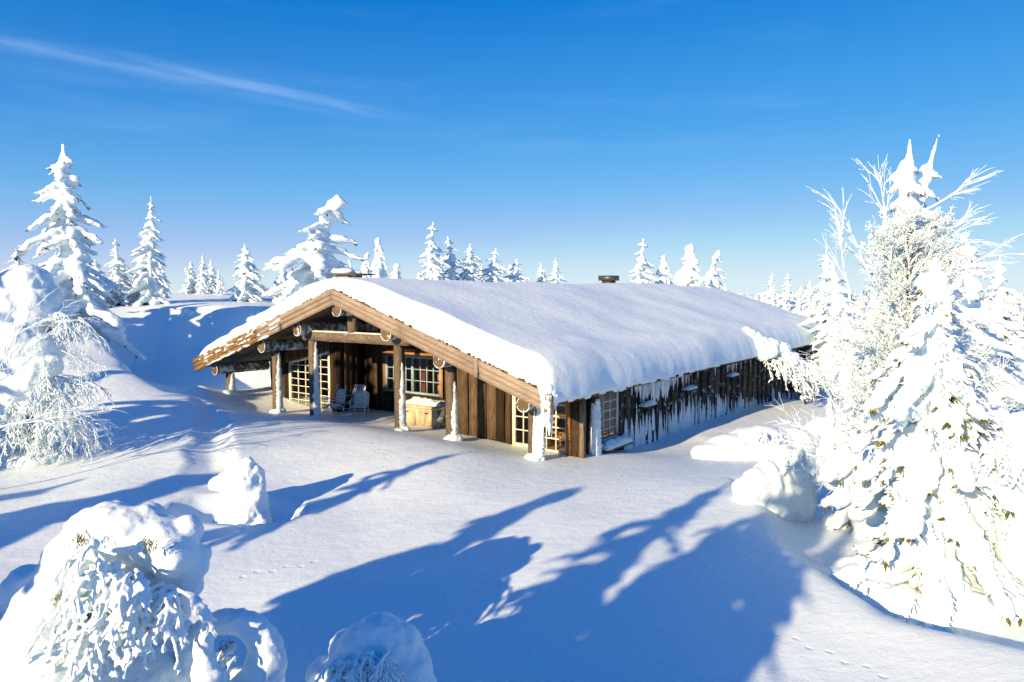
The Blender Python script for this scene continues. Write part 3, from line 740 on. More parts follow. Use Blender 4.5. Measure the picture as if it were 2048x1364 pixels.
posts = [(-7.15, 1.55, 1.0), (-4.15, 2.60, .97), (-2.05, 3.08, .98), (2.12, 3.05, .80), (4.25, 2.57, .78), (7.2, 1.82, 1.0)]
for k, (u, zt, fr) in enumerate(posts):
    zb = gz(*cab(u, .8)) - .3
    b = MB(); n = 6; P = []
    for q in range(n):
        z = zb + (zt - zb) * q / (n - 1); j = [rng.uniform(-.012, .012) for _ in range(4)]
        P += [[-PW + j[0], -PW + j[1], z], [PW + j[1], -PW + j[2], z], [PW + j[2], PW + j[3], z], [-PW + j[3], PW + j[0], z]]
    Q = [[q * 4 + e, q * 4 + (e + 1) % 4, q * 4 + 4 + (e + 1) % 4, q * 4 + 4 + e] for q in range(n - 1) for e in range(4)]
    b.add(P, Q + [[3, 2, 1, 0], [4 * n - 4, 4 * n - 3, 4 * n - 2, 4 * n - 1]])
    po = b.build('post', 'wood_post', CABIN, False, (u, .8, 0))
    rime('rime_crust', -PW - .02, PW + .05, zb + .05, zb + .3 + (zt - zb - .3) * fr, .07 if k < 5 else .20, po, (PW, 0, 0), R_(90), 40 + k, taper=.75, nz=40)
    if k in (5,): rime('rime_crust', PW * .2, PW + .04, zb + .05, zt - .3, .05, po, (0, -PW, 0), 0, 60 + k, taper=.8, nz=30)
    B = []
    r = np.random.RandomState(k + 5)
    for q in range(7): B.append([r.uniform(-.12, .22), r.uniform(-.2, .1), zb + .3 + r.uniform(-.1, .08), r.uniform(.12, .24), r.uniform(.12, .2), r.uniform(.08, .16), r.rand() * 6, 0])
    V, F = blobs_to_arrays(B); link('snow_collar', remesh('snow_collar', V, F, .035), po)
# rimed post standing at the side wall by the glazed side door
po = bx('post', 'wood_brown', 7.70, 7.93, 2.80, 3.06, -.4, 1.75)
rime('rime_crust', 2.72, 3.2, -.35, 1.62, .14, po, (7.9, 0, 0), R_(90), 77, taper=.5, nz=40); rime('rime_crust', 7.74, 8.02, -.35, 1.5, .05, po, (0, 2.80, 0), 0, 78, taper=.5, nz=36)

# --- tie beam, king post, purlin logs, eave beams
def beam(name, m, x0, x1, y, z, ww, hh, parent=CABIN):
    b = MB(); n = 8; P = []
    for q in range(n):
        x = x0 + (x1 - x0) * q / (n - 1); j = [rng.uniform(-.012, .012) for _ in range(4)]
        P += [[x, y - ww + j[0], z - hh + j[1]], [x, y + ww, z - hh + j[1]], [x, y + ww, z + hh + j[2]], [x, y - ww + j[3], z + hh + j[2]]]
    Q = [[q * 4 + e, q * 4 + 4 + e, q * 4 + 4 + (e + 1) % 4, q * 4 + (e + 1) % 4] for q in range(n - 1) for e in range(4)]
    b.add(P, Q + [[0, 1, 2, 3], [4 * n - 1, 4 * n - 2, 4 * n - 3, 4 * n - 4]]); return b.build(name, m, parent)
beam('tie_beam', 'wood_beam', -2.45, 2.62, .8, 3.19, .15, .15)
lump_patch('beam_snow', -2.4, 2.5, .66, .95, .05, CABIN, (0, 0, 3.345), n=10, seed=8)
bx('king_post', 'wood_post', -.13, .13, .68, .94, 3.345, 4.05)
def log(u, z, r, v0, v1, seed):
    rr = np.random.RandomState(seed); n = 14
    vv = np.linspace(v0, v1, n); P = np.stack([np.full(n, u) + rr.uniform(-.01, .01, n), vv, np.full(n, z)], -1)
    b = MB(); b.tube(P, r * (1 + rr.uniform(-.04, .04, n)), 14, cap=False); o = b.build('purlin', 'wood_log', CABIN, True)
    b = MB(); a = np.arange(14) * 2 * math.pi / 14
    V = np.stack([u + r * .99 * np.cos(a), np.full(14, v0 + .004) + rr.uniform(-.008, .004, 14), z + r * .99 * np.sin(a)], -1)
    V = np.vstack([V, [u, v0 - .012, z]]); b.add(V, None, [[14, (q + 1) % 14, q] for q in range(14)])
    b.build('log_end', 'log_end', o)
    P = np.stack([u + r * 1.05 * np.cos(a), np.full(14, v0 + .01), z + r * 1.05 * np.sin(a)], -1); P = np.vstack([P, P[:1]])
    b = MB(); rad = .011 * (1 + rr.uniform(-.6, .8, 15)); rad[-1] = rad[0]; b.tube(P, rad, 5, cap=False); b.build('rime_rim', 'rime', o, True)
for u in (-7.25, -4.2, -2.15, 0, 2.15, 4.3, 7.25):
    log(u, roofz(u) - (.66 if abs(u) < 7 else .70), .21 if abs(u) < 5 else .19, .20 if abs(u) > 1 else .12, 4.0 if -2.8 < u < 2.8 else 2.52 if u < 0 else 2.3, int(u * 10) + 200)
# second truss beam deeper in the porch
bx('tie_beam', 'wood_dark', -2.3, 2.4, 2.6, 2.84, 3.02, 3.3)

# --- roof: deck, soffit boards, barge boards, fascia, turf edge
for s in (-1, 1):
    b = MB(); q = s * HALF
    b.hexa([[0, .08, APEX - .24], [q, .08, EAVE - .24], [q, LEN, EAVE - .24], [0, LEN, APEX - .24], [0, .08, APEX - .02], [q, .08, EAVE - .02], [q, LEN, EAVE - .02], [0, LEN, APEX - .02]])
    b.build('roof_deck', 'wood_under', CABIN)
    v = .09
    while v < 3.8:                                                  # soffit boards up the slope
        b = MB(); w = .20; j = rng.uniform(0, .015)
        b.hexa([[s * .02, v, APEX - .30 - j], [q * .985, v, roofz(HALF * .985) - .30 - j], [q * .985, v + w, roofz(HALF * .985) - .30 - j], [s * .02, v + w, APEX - .30 - j],
                [s * .02, v, APEX - .242], [q * .985, v, roofz(HALF * .985) - .242], [q * .985, v + w, roofz(HALF * .985) - .242], [s * .02, v + w, APEX - .242]])
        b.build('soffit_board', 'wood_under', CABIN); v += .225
    # three barge boards per side, each proud of the one below; split into lengths
    cuts = [0, 3.0, 5.9, HALF + .12] if s > 0 else [0, 4.1, HALF + .12]
    for row, (t0, t1, pr) in enumerate(((.0, -.17, .075), (-.155, -.33, .050), (-.315, -.50, .025))):
        for c0, c1 in zip(cuts[:-1], cuts[1:]):
            b = MB(); n = 9; P = []
            for k in range(n):
                u = c0 + (c1 - c0) * k / (n - 1); u = max(u, .002)
                if k == n - 1 and c1 < HALF: u -= .008
                zc = APEX - SL * u; j = rng.uniform(-.008, .008) if 0 < k < n - 1 else 0
                y0 = -pr + rng.uniform(-.004, .004); y1 = .075 - row * .002
                P += [[s * u, y0, zc + t1], [s * u, y1, zc + t1], [s * u, y1, zc + t0 + j], [s * u, y0, zc + t0 + j]]
            Q = [[k * 4 + e, k * 4 + 4 + e, k * 4 + 4 + (e + 1) % 4, k * 4 + (e + 1) % 4] for k in range(n - 1) for e in range(4)]
            b.add(P, Q + [[0, 1, 2, 3], [4 * n - 1, 4 * n - 2, 4 * n - 3, 4 * n - 4]])
            b.build('barge_board', 'wood_barge' if s > 0 or c0 == 0 else 'wood_barge_old', CABIN)
    # fascia under the eave
    x0, x1 = sorted((s * (HALF + .002), s * (HALF + .05)))
    bx('fascia', 'wood_side', x0, x1, .08, LEN, EAVE - .36, EAVE - .03)
bx('barge_joint_cover', 'wood_barge', 5.83, 5.97, -.095, -.078, roofz(5.9) - .48, roofz(5.9) + .02)
def turf_edge():
    B = []; r = np.random.RandomState(3)
    for s in (-1, 1):
        for k in range(130):
            u = r.uniform(.05, 8.0)
            if r.rand() < .4: continue
            B.append([s * u, r.uniform(-.04, .05), roofz(u) + r.uniform(.0, .03), r.uniform(.03, .09), .05, r.uniform(.015, .045), 0, s * TH])
    for k in range(230):
        v = r.uniform(.2, LEN); B.append([8.13 + r.uniform(-.03, .08), v, EAVE + r.uniform(-.03, .03), .05, r.uniform(.04, .14), r.uniform(.015, .05), 0, 0])
    V, F = blobs_to_arrays(B, ICO1); V = V + r.uniform(-.012, .012, V.shape)
    o = link('turf_edge', np_mesh('turf_edge', V, F, 'turf', False), CABIN); o['kind'] = 'stuff'
turf_edge()

# --- snow on the roof
def roof_snow():
    us = np.concatenate([np.linspace(-8.42, -7.4, 12), np.linspace(-7.3, 7.3, 100), np.linspace(7.36, 8.50, 22)])
    vs_ = np.concatenate([np.linspace(-.05, 1.5, 26), np.linspace(1.6, 30.5, 230), np.linspace(30.6, 32.3, 14)])
    Ug, Vg = np.meshgrid(us, vs_)
    # uneven edges: the drift stands back from the barge and hangs over the eave
    front = .02 + .10 * perlin(Ug / .9, Ug * 0 + .5, 21) + .05 * perlin(Ug / .35, Ug * 0 + 1.5, 22) + .12 * sst(2, 7, -Ug)
    front = np.maximum(front, -.05)
    over = .08 * perlin(Vg / 2.3, Vg * 0 + .3, 23) + .04 * perlin(Vg / .7, Vg * 0 + 2.3, 24)
    eu = (HALF + .16 + over) - Ug; el = Ug + (HALF + .06 + .5 * over); ef = Vg - front; eb = (LEN + .1) - Vg
    T = .68 + .16 * perlin(Ug / 4.0, Vg / 5.0, 25) + .06 * perlin(Ug / 1.8, Vg / 2.2, 26)
    T = T + .16 * np.exp(-((Vg - 23) / 5.5) ** 2 - ((Ug - .5) / 3.0) ** 2) - .05 * np.exp(-((Vg - 16) / 3) ** 2 - (Ug / 2.5) ** 2)
    T = T * (1 - .30 * np.exp(-((Ug) / 1.2) ** 2))                   # wind-rounded ridge
    T = T * (1 - .35 * sst(2, 6.5, -Ug) * sst(5, 0, Vg))             # thinner on the lee side of the porch
    T = T + .10 * perlin(Ug / .8, Vg / .8, 27) * sst(3, 0, Vg) * sst(1, 4, -Ug)
    # wind-scooped hollows above the right eave
    lip = sst(5.2, 7.2, Ug)
    T = T + lip * (.10 * perlin(Vg / 3.4, Ug / 1.0, 28) + .015 * perlin(Vg / 1.1, Ug / .5, 29) + .06 * np.maximum(0, perlin(Vg / 1.7 + 3, Ug / .8, 33) - .15))
    T = T - .10 * np.exp(-((Ug - 6.3) / .9) ** 2) * sst(2, 6, Vg) * (0.5 + .6 * perlin(Vg / 4.5, Vg * 0, 30))
    T = T + .010 * perlin(Ug / .9 + Vg / 2.3, Vg / .8, 31)
    def prof(e, w): 
        t = np.clip(e / w, 0, 1); return np.sqrt(np.clip(1 - (1 - t) ** 2, 0, 1))
    K = prof(eu, .75) * prof(el, .5) * prof(ef, .42) * prof(eb, .6)
    base = APEX - SL * np.sqrt(Ug ** 2 + .25) + .08 - .02
    base = np.where(np.abs(Ug) > HALF, base - (np.abs(Ug) - HALF) * .35, base)
    Z = base + T * K - .05 * (K < .02)
    ins = K > 0.0
    X = np.where(Ug > 0, np.minimum(Ug, HALF + .16 + over), np.maximum(Ug, -(HALF + .06 + .5 * over))); Y = np.clip(Vg, front, LEN + .1)
    n, m = Ug.shape; V = np.stack([X, Y, Z], -1).reshape(-1, 3)
    i = np.arange(n - 1)[:, None] * m + np.arange(m - 1)[None]
    F = np.stack([i, i + 1, i + m + 1, i + m], -1).reshape(-1, 4)
    # skirt that tucks the snow underneath
    rim = np.concatenate([np.arange(m), m - 1 + m * np.arange(1, n), (n - 1) * m + np.arange(m - 2, -1, -1), m * np.arange(n - 2, 0, -1)])
    low = V[rim].copy(); low[:, 2] -= .06; low[:, 0] *= .985; low[:, 1] = low[:, 1] * .97 + .4
    k = len(rim); a = np.arange(k); b_ = (a + 1) % k
    S = np.stack([rim[a], len(V) + a, len(V) + b_, rim[b_]], -1)
    link('roof_snow', np_mesh('roof_snow', np.vstack([V, low]), [F, S], 'roof_snow'), CABIN)
roof_snow()
# rime apron and icicles along the right eave
def eave_rime():
    r = np.random.RandomState(12); b = MB()
    v = .1
    while v < LEN - .3:                                              # crust on the fascia
        w = r.uniform(.25, .6); d = r.uniform(.26, .38) if v < 13 else r.uniform(.08, .30)
        if r.rand() < (.97 if v < 12 else .75):
            V, F = rime_bar('', v - .03, v + w + .03, EAVE - d, EAVE + .02, .05, None, None, 0, r.randint(9999), taper=.15, nx=7, nz=7, up=False)
            b.add(np.stack([HALF + .06 - V[:, 1], V[:, 0], V[:, 2]], -1), F)
        v += w
    o = b.build('eave_rime', 'rime', CABIN, True); o['kind'] = 'stuff'
    b = MB()
    def ici(x, y, z, L, rad):
        n = 8; t = np.linspace(0, 1, n); P = np.stack([x + r.uniform(-.006, .006, n), y + r.uniform(-.006, .006, n), z - L * t], -1)
        b.tube(P, rad * (1 - t) ** .8 * (1 + .15 * np.sin(t * 40)) + .003, 7)
    for k in range(24): ici(8.12 + r.uniform(-.16, .12), .02 + r.uniform(-.1, .25), EAVE - .05, r.uniform(.35, 1.35) * (1 if k < 8 else .5), r.uniform(.03, .085))
    for k in range(70):
        v = r.uniform(5.3, 9.4); ici(7.72 + r.uniform(0, .3), v, EAVE - .30, r.uniform(.15, .75) * (1.3 if 6.1 < v < 7.6 else .8), r.uniform(.02, .05))
    for k in range(26): ici(7.95 + r.uniform(0, .2), r.uniform(9.5, 26), EAVE - .3, r.uniform(.1, .5), r.uniform(.012, .03))
    o = b.build('icicles', 'ice', CABIN, True); o['kind'] = 'stuff'
    # corner drip of packed snow
    B = [[8.05, .1, EAVE + .05, .22, .22, .25, 0, 0], [8.12, .05, EAVE - .2, .13, .12, .3, 0, 0], [8.14, .06, EAVE - .5, .09, .09, .32, 0, 0], [8.02, .05, EAVE - .62, .06, .06, .3, 0, 0], [8.16, .08, EAVE - .85, .045, .045, .3, 0, 0]]
    V, F = blobs_to_arrays(B); link('snow_drip', remesh('snow_drip', V, F, .025), CABIN)
    # upward streaks of frozen spindrift on the side boards
    b = MB()
    def streak(v, z0, z1, w, th):
        V, F = rime_bar('', v - w / 2, v + w / 2, z0, z1, th, None, None, 0, r.randint(9999), taper=.95, nx=4, nz=16)
        b.add(np.stack([7.625 - V[:, 1], V[:, 0], V[:, 2]], -1), F)
    for k in range(420):
        v = 5.3 + 22 * r.rand() ** 1.35; g = -.35 - .06 * v
        dens = np.exp(-((v - 7.5) / 3.2) ** 2) + .55 * np.exp(-((v - 12.5) / 2.2) ** 2)
        if v < 10 and r.rand() < .5: continue
        L = ((.15 if v < 9 else .45) + .85 * dens) * r.uniform(.3, 1.1) + (r.rand() < .2) * .5 + .1
        z0 = g + (r.uniform(.2, .9) if r.rand() < .35 else 0); streak(v, z0, z0 + L * (1 if z0 == g else .6) + .25, r.uniform(.03, .17) * (1 if v < 11 else .7), r.uniform(.02, .07))
    for k in range(30):
        v = r.uniform(6.0, 8.6); V, F = rime_bar('', v - .1, v + .1, 1.75 - r.uniform(.2, .85), 1.85, .05, None, None, 0, r.randint(9999), taper=.9, nx=4, nz=14, up=False)
        b.add(np.stack([7.64 - V[:, 1], V[:, 0], V[:, 2]], -1), F)
    o = b.build('wall_rime', 'rime', CABIN, True); o['kind'] = 'stuff'
eave_rime()
def barge_patches():
    r = np.random.RandomState(6); B = []
    for k in range(46):
        u = r.uniform(2.6, 7.9); t = r.choice([-.16, -.32, -.49, -.05]) + r.uniform(-.02, .02)
        B.append([-u, -.05 + r.uniform(-.02, .02), roofz(u) + t, r.uniform(.06, .30), .05, r.uniform(.015, .045), 0, -TH])
    V, F = blobs_to_arrays(B, ICO2); V = V + .01 * r.uniform(-1, 1, V.shape)
    o = link('barge_snow', np_mesh('barge_snow', V, F, 'rime'), CABIN); o['kind'] = 'stuff'
barge_patches()

# --- flues
ch = bx('flue', 'steel_dark', -.30, .24, 18.1, 18.62, 4.4, 5.52)
b = MB(); b.box(-.44, .38, 17.97, 18.75, 5.36, 5.62); b.build('flue_cap', 'steel_dark', ch)
ch = bx('chimney', 'stone', -5.35, -4.65, 4.6, 5.4, 2.6, 5.42)
b = MB(); b.box(-5.75, -4.10, 4.45, 5.6, 5.423, 5.48); cs = b.build('capstone', 'slate', ch)
B = [[-5.5, 4.9, 5.58, .34, .36, .14, 0, 0], [-5.15, 4.95, 5.58, .42, .36, .15, 0, 0], [-5.4, 5.2, 5.57, .4, .35, .13, 0, 0]]
V, F = blobs_to_arrays(B); link('cap_snow', remesh('cap_snow', V, F, .035), ch)

# ------------------------------------------------------------------ porch furniture
def cabpt(u, v, z): p = cab(u, v); return (p[0], p[1], z)
PF = gz(*cab(0, 2.4))
def chest():
    p = cab(1.35, 2.75); z = gz(*p) - .05
    o = empty('storage_chest', (p[0], p[1], z), CAB_A + R_(3), 'beige storage chest with snow heaped on its lid below the blue window', 'chest')
    w, d, h = .86, .42, .66
    b = MB(); P = []
    for zz, s in ((0, .94), (h, 1.0)): P += [[-w * s, -d * s, zz], [w * s, -d * s, zz], [w * s, d * s, zz], [-w * s, d * s, zz]]
    b.hexa(P); b.build('body', 'chest_beige', o)
    b = MB(); b.hexa([[-w - .03, -d - .03, h + .002], [w + .03, -d - .03, h + .002], [w + .03, d + .03, h + .002], [-w - .03, d + .03, h + .002], [-w - .01, -d - .01, h + .09], [w + .01, -d - .01, h + .09], [w + .01, d + .01, h + .09], [-w - .01, d + .01, h + .09]])
    b.build('lid', 'chest_beige', o)
    for s, x in ((0, -w * .5), (1, w * .5)):
        b = MB(); b.box(x - w * .42, x + w * .42, -d - .012, -d + .02, .09, h - .06); q = b.build('front_panel', 'chest_beige', o)
        b = MB(); b.box(x - .075, x + .075, -d - .02, -d - .011, h - .16, h - .12); b.build('hand_slot', 'black_plastic', q)
    b = MB(); b.box(w * .96 + .01, w * .96 + .035, -d * .97, d * .97, .04, h - .01); b.build('frosted_side', 'chest_side', o)
    lump_patch('lid_snow', -w, w + .02, -d * .55, d + .02, .16, o, (0, 0, h + .085), n=16, seed=14, jag=.55)
chest()
def frame_chair(name, loc, rz, label, kind):
    o = empty(name, loc, rz, label, 'chair', 'white garden chairs on the porch')
    m = 'metal_white'; w = .27
    def tube(nm, pts, r=.013, par=o): q = MB(); q.tube(pts, r, 6); return q.build(nm, m, par, True)
    lean = .20 if kind == 'stripe' else .13; hb = 1.02 if kind == 'stripe' else .92
    for s in (-1, 1):
        tube('leg', [[s * w, -.26, 0], [s * w, -.24, .22], [s * w, -.20, .42], [s * w, -.23, .62]]); tube('leg', [[s * w, .30, 0], [s * w, .20, .30], [s * w, .14, .42]])
        tube('armrest', [[s * w, -.27, .62], [s * w, -.1, .645], [s * w, .16, .63], [s * w, .27, .61]], .018)
        tube('seat_rail', [[s * w, -.24, .40], [s * w, .0, .38], [s * w, .18, .36]])
    tube('stretcher', [[-w, -.24, .18], [w, -.24, .18]], .01); tube('stretcher', [[-w, .22, .25], [w, .22, .25]], .01)
    if kind != 'lattice':
        a = np.linspace(0, math.pi, 11); top = [[w * math.cos(t), .18 + lean * ((hb - .36 - .09 + .09 * math.sin(t)) / .5), hb - .09 + .09 * math.sin(t)] for t in a]
        tube('back_frame', [[w, .18, .36]] + top + [[-w, .18, .36]])
        b = MB(); n = 10; P = []; Q = []
        for k in range(n):
            t = k / (n - 1); z = .37 + (hb - .40) * t; y = .18 + lean * ((z - .36) / .5) + .02 * math.sin(t * 3.1); ww = (w - .02) * (1 if t < .85 else 1 - (t - .85) * 1.4)
            P += [[-ww, y, z], [-ww * .35, y + .018, z], [ww * .35, y + .018, z], [ww, y, z]]
        for k in range(n - 1):
            for e in range(3): Q.append([4 * k + e, 4 * k + e + 1, 4 * k + 5 + e, 4 * k + 4 + e])
        b.add(P, Q); b.build('backrest', 'fabric_stripe' if kind == 'stripe' else 'fabric_grey', o, True)
        b = MB(); P = [[x, y, .385 - .03 * (1 - (x / w) ** 2) - (.02 if y > 0 else 0)] for y in (-.23, -.1, .05, .18) for x in (-w + .01, -w / 3, w / 3, w - .01)]
        b.add(P, [[4 * k + e, 4 * k + e + 1, 4 * k + 5 + e, 4 * k + 4 + e] for k in range(3) for e in range(3)]); b.build('seat', 'fabric_stripe' if kind == 'stripe' else 'fabric_grey', o, True)
        if kind == 'cloth':
            lump_patch('seat_snow', -.22, .22, -.2, .14, .05, o, (0, 0, .385), n=8, seed=5)
    else:
        def ring(c, r, ax, tr=.010):
            a = np.linspace(0, 2 * math.pi, 13); c = np.array(c)
            return c + np.stack([r * np.cos(a), (r * np.sin(a) if ax == 'z' else lean * np.sin(a) * r / .5), (r * np.sin(a) if ax == 'y' else 0 * a)], -1)
        b = MB(); r = random.Random(2)
        a = np.linspace(-.35, math.pi + .35, 18)
        b.tube([[.29 * math.cos(t), .20 + lean * ((.32 + .30 * math.sin(t)) / .5), .66 + .30 * math.sin(t)] for t in a], .016, 6)
        for row, z in enumerate((.52, .62, .72, .82, .90)):
            for x in np.linspace(-.2, .2, 5 if row % 2 else 4) * (1 if row < 3 else .75): b.tube(ring((x, .20 + lean * ((z - .36) / .5), z), .052, 'y'), .016, 5, cap=False)
        b.build('backrest', m, o, True)
        b = MB(); b.tube(ring((0, -.02, .42), .27, 'z'), .016, 6, cap=False)
        for x in np.linspace(-.18, .18, 4):
            for y in (-.17, -.06, .05, .16): b.tube(ring((x, y - .02, .42), .055, 'z'), .014, 5, cap=False)
        b.build('seat', m, o, True)
        for s in (-1, 1): tube('spire', [[s * .26, .28, .70], [s * .28, .33, 1.0], [s * .27, .35, 1.12]], .012)
        b = MB()
        for k in range(6): b.tube(ring((-.2 + .08 * k, -.245, .29), .05, 'y'), .010, 5, cap=False)
        b.build('apron', m, o, True)
    return o
for u, v, rz, lb, k, nm in ((-2.35, 1.9, -8, 'white ornate lattice chair nearest the rimed porch post', 'lattice', 'garden_chair'), (-2.50, 2.95, 12, 'high backed deck chair with blue and white stripes', 'stripe', 'deck_chair'),
                        (-1.50, 2.35, 30, 'white tube armchair with grey cloth, rightmost of the porch chairs', 'cloth', 'garden_chair')):
    p = cab(u, v); frame_chair(nm, (p[0], p[1], gz(*p) - .04), CAB_A + R_(rz), lb, k)
# yellow dining chairs and table behind the corner window
def dining_chair(u, v, rz, label):
    p = cab(u, v); o = empty('dining_chair', (p[0], p[1], .021), CAB_A + R_(rz), label, 'chair', 'yellow wooden chairs inside the corner room')
    for x in (-.19, .19):
        b = MB(); b.box(x - .022, x + .022, -.20, -.155, 0, .44); b.build('leg', 'yellow_wood', o)
        b = MB(); b.box(x - .022, x + .022, .16, .205, 0, 1.0); b.build('leg', 'yellow_wood', o)
    b = MB(); b.box(-.23, .23, -.22, .22, .442, .475); b.build('seat', 'yellow_wood', o)
    for z in (.62, .78, .92):
        b = MB(); b.box(-.167, .167, .17, .195, z - .05, z + .05); b.build('back_slat', 'yellow_wood', o)
    b = MB(); b.box(-.167, .167, -.19, -.17, .2, .24); b.build('stretcher', 'yellow_wood', o)
dining_chair(6.55, 3.05, 150, 'yellow wooden chair standing just inside the corner window'); dining_chair(7.05, 3.45, 205, 'yellow wooden chair behind another, close to the side door')
def table():
    p = cab(6.2, 4.2); o = empty('dining_table', (p[0], p[1], .021), CAB_A, 'yellow wooden table inside the room behind the corner window', 'table')
    b = MB(); b.box(-.8, .6, -.45, .45, .72, .76); b.build('table_top', 'yellow_wood', o)
    for x in (-.72, .52):
        for y in (-.38, .38):
            b = MB(); b.box(x - .035, x + .035, y - .035, y + .035, 0, .719); b.build('leg', 'yellow_wood', o)
table()

# ------------------------------------------------------------------ trees
def spruce_meshes(seed, h, R, whorls=13, droop=.55, heavy=1.0, bend=(0, 0), voxel=None, low=.05, shape=.8, tip=.0, needle=1.0, gappy=.0, ball=0, twig=1.0, disp=None, core=1.0):
    """meshes of one snow-laden spruce: trunk, snow cover, frosted shoots, bare needles"""
    r = np.random.RandomState(seed); bend = np.array(bend, float)
    def ax(z): return bend * (z / h) ** 3
    B = []; TP = []; TD = []; TL = []; NP_ = []; ND = []; NL = []; lop = r.rand() * 6.28
    for i in range(whorls):
        f = (i + .5) / whorls; z0 = h * (low + (.95 - low) * f)
        L0 = R * ((1 - f) ** shape) + .07 * R
        nb = r.randint(5, 8) if f < .75 else r.randint(3, 6); a0 = r.rand() * 6.28
        for j in range(nb):
            if r.rand() < gappy: continue
            a = a0 + j * 6.283 / nb + r.uniform(-.35, .35); L = L0 * r.uniform(.50, 1.28) * (1 + .22 * math.sin(a * 1.0 + lop + 5 * f)); z = z0 + r.uniform(-.5, .5) * h / whorls * .8
            dr = droop * r.uniform(.7, 1.35) * (1.15 - .5 * f); c = np.array([math.cos(a), math.sin(a)]); o = ax(z)
            k = max(3, int(L / (.15 * R)) + 1); wide = heavy * (.078 * R + .08 * L)
            for t in np.linspace(.25 if L > .3 * R else .15, 1.0, k):
                zz = z - dr * L * t ** 1.6; rad = wide * (1.12 - .45 * t) * r.uniform(.7, 1.3)
                q = c * L * t + o + r.uniform(-.3, .3, 2) * rad
                B.append([q[0], q[1], zz + r.uniform(-.2, .2) * rad, rad * r.uniform(1.1, 1.6), rad * r.uniform(.75, 1.15), rad * r.uniform(.55, .85), a, math.atan(dr * 1.3 * t)])
                n = r.poisson(1.9 * twig)
                for _ in range(n):
                    b = a + r.uniform(-1.1, 1.1); p = np.array([q[0] + .7 * rad * math.cos(b), q[1] + .7 * rad * math.sin(b), zz - .25 * rad])
                    TP.append(p); TD.append([math.cos(b), math.sin(b), -r.uniform(.1, 1.1)]); TL.append(r.uniform(.5, 1.3) * (.06 * R + .05 * L) + .03)
                for _ in range(r.poisson(.8 * needle)):
                    b = a + r.uniform(-1.4, 1.4); p = np.array([q[0] + .3 * rad * math.cos(b), q[1] + .3 * rad * math.sin(b), zz - .45 * rad])
                    NP_.append(p); ND.append([math.cos(b), math.sin(b), -r.uniform(.2, 1.3)]); NL.append(r.uniform(.5, 1.2) * (.08 * R + .06 * L) + .03)
    nz = int(h / (.10 * R)) + 6
    for z in np.linspace(.12 * h, h * (1 + tip), nz):
        f = min(z / h, 1.0); o = ax(z); rad = R * (.16 * (1 - f) ** .8 + .042 * (1 + (core - 1) * (1 - f ** 3))) * heavy ** .5 * r.uniform(.85, 1.15)
        B.append([o[0], o[1], z, rad, rad, rad * 1.6, 0, 0])
    if ball:                                                        # heavy lumps that pile up on a bent top
        for k in range(ball):
            z = h * (.97 - .20 * r.rand()); o = ax(z); rad = R * r.uniform(.14, .24); B.append([o[0] + r.uniform(-.5, .5) * rad, o[1] + r.uniform(-.5, .5) * rad, z, rad, rad, rad * 1.1, 0, 0])
    vox = voxel or h / 130.0
    V, F = blobs_to_arrays(B, ICO1 if len(B) > 500 else ICO2)
    snow = remesh('snow_cover', V, F, vox, 'snow', 2, disp if disp is not None else ((.10 * R, .05 * R), (.04 * R, .022 * R)))
    zt = np.linspace(-.25, h * .93, 14); b = MB(); b.tube(np.stack([ax(np.maximum(zt, 0)[:, None] * np.ones(2))[:, 0] if False else bend[0] * (np.maximum(zt, 0) / h) ** 3, bend[1] * (np.maximum(zt, 0) / h) ** 3, zt], -1), .022 * h * (1 - .9 * np.maximum(zt, 0) / h) ** 1.0 + .008, 8)
    trunk = b.mesh('trunk', 'bark', True)
    V, T = spikes(np.array(TP), np.array(TD), np.array(TL), np.clip(np.array(TL) * .13, .008, .03)); twigs = np_mesh('shoots', V, T, 'frosted_twig')
    V, T = spikes(np.array(NP_), np.array(ND), np.array(NL), np.clip(np.array(NL) * .13, .008, .028)); need = np_mesh('needles', V, T, 'needles')
    return dict(trunk=trunk, snow_cover=snow, shoots=twigs, needles=need)
def plant(name, meshes, loc, rz, sc, label, cat='tree', group=None):
    o = empty(name, loc, rz, label, cat, group); o.scale = sc if hasattr(sc, '__len__') else (sc, sc, sc)
    for k, m in meshes.items():
        c = link(k, m, o)
        if k in ('shoots', 'needles'): c['kind'] = 'stuff'
    return o
# a handful of grown shapes, height 6 m each
PROTO = {
    'full':  spruce_meshes(11, 6.0, 1.55, 15, .60, 1.0, (.05, 0), voxel=.056),
    'narrow': spruce_meshes(12, 6.0, 1.0, 17, .75, 1.15, (-.05, .1), voxel=.045, shape=.7),
    'ragged': spruce_meshes(13, 6.0, 1.35, 13, .45, .95, (.15, .1), voxel=.056, gappy=.15),
    'heavy': spruce_meshes(14, 6.0, 1.45, 12, .95, 1.4, (.25, 0), voxel=.055, shape=.62, ball=4, needle=.6),
    'bent':  spruce_meshes(15, 6.0, 1.5, 14, .75, 1.15, (.75, 0), voxel=.05, gappy=.08, ball=2),
    'hook':  spruce_meshes(16, 6.0, 1.3, 10, 1.05, 1.6, (-.7, .2), voxel=.055, shape=.55, ball=7, needle=.7),
    'spire': spruce_meshes(17, 6.0, .8, 18, .8, 1.25, (0, 0), voxel=.045, shape=.75),
}
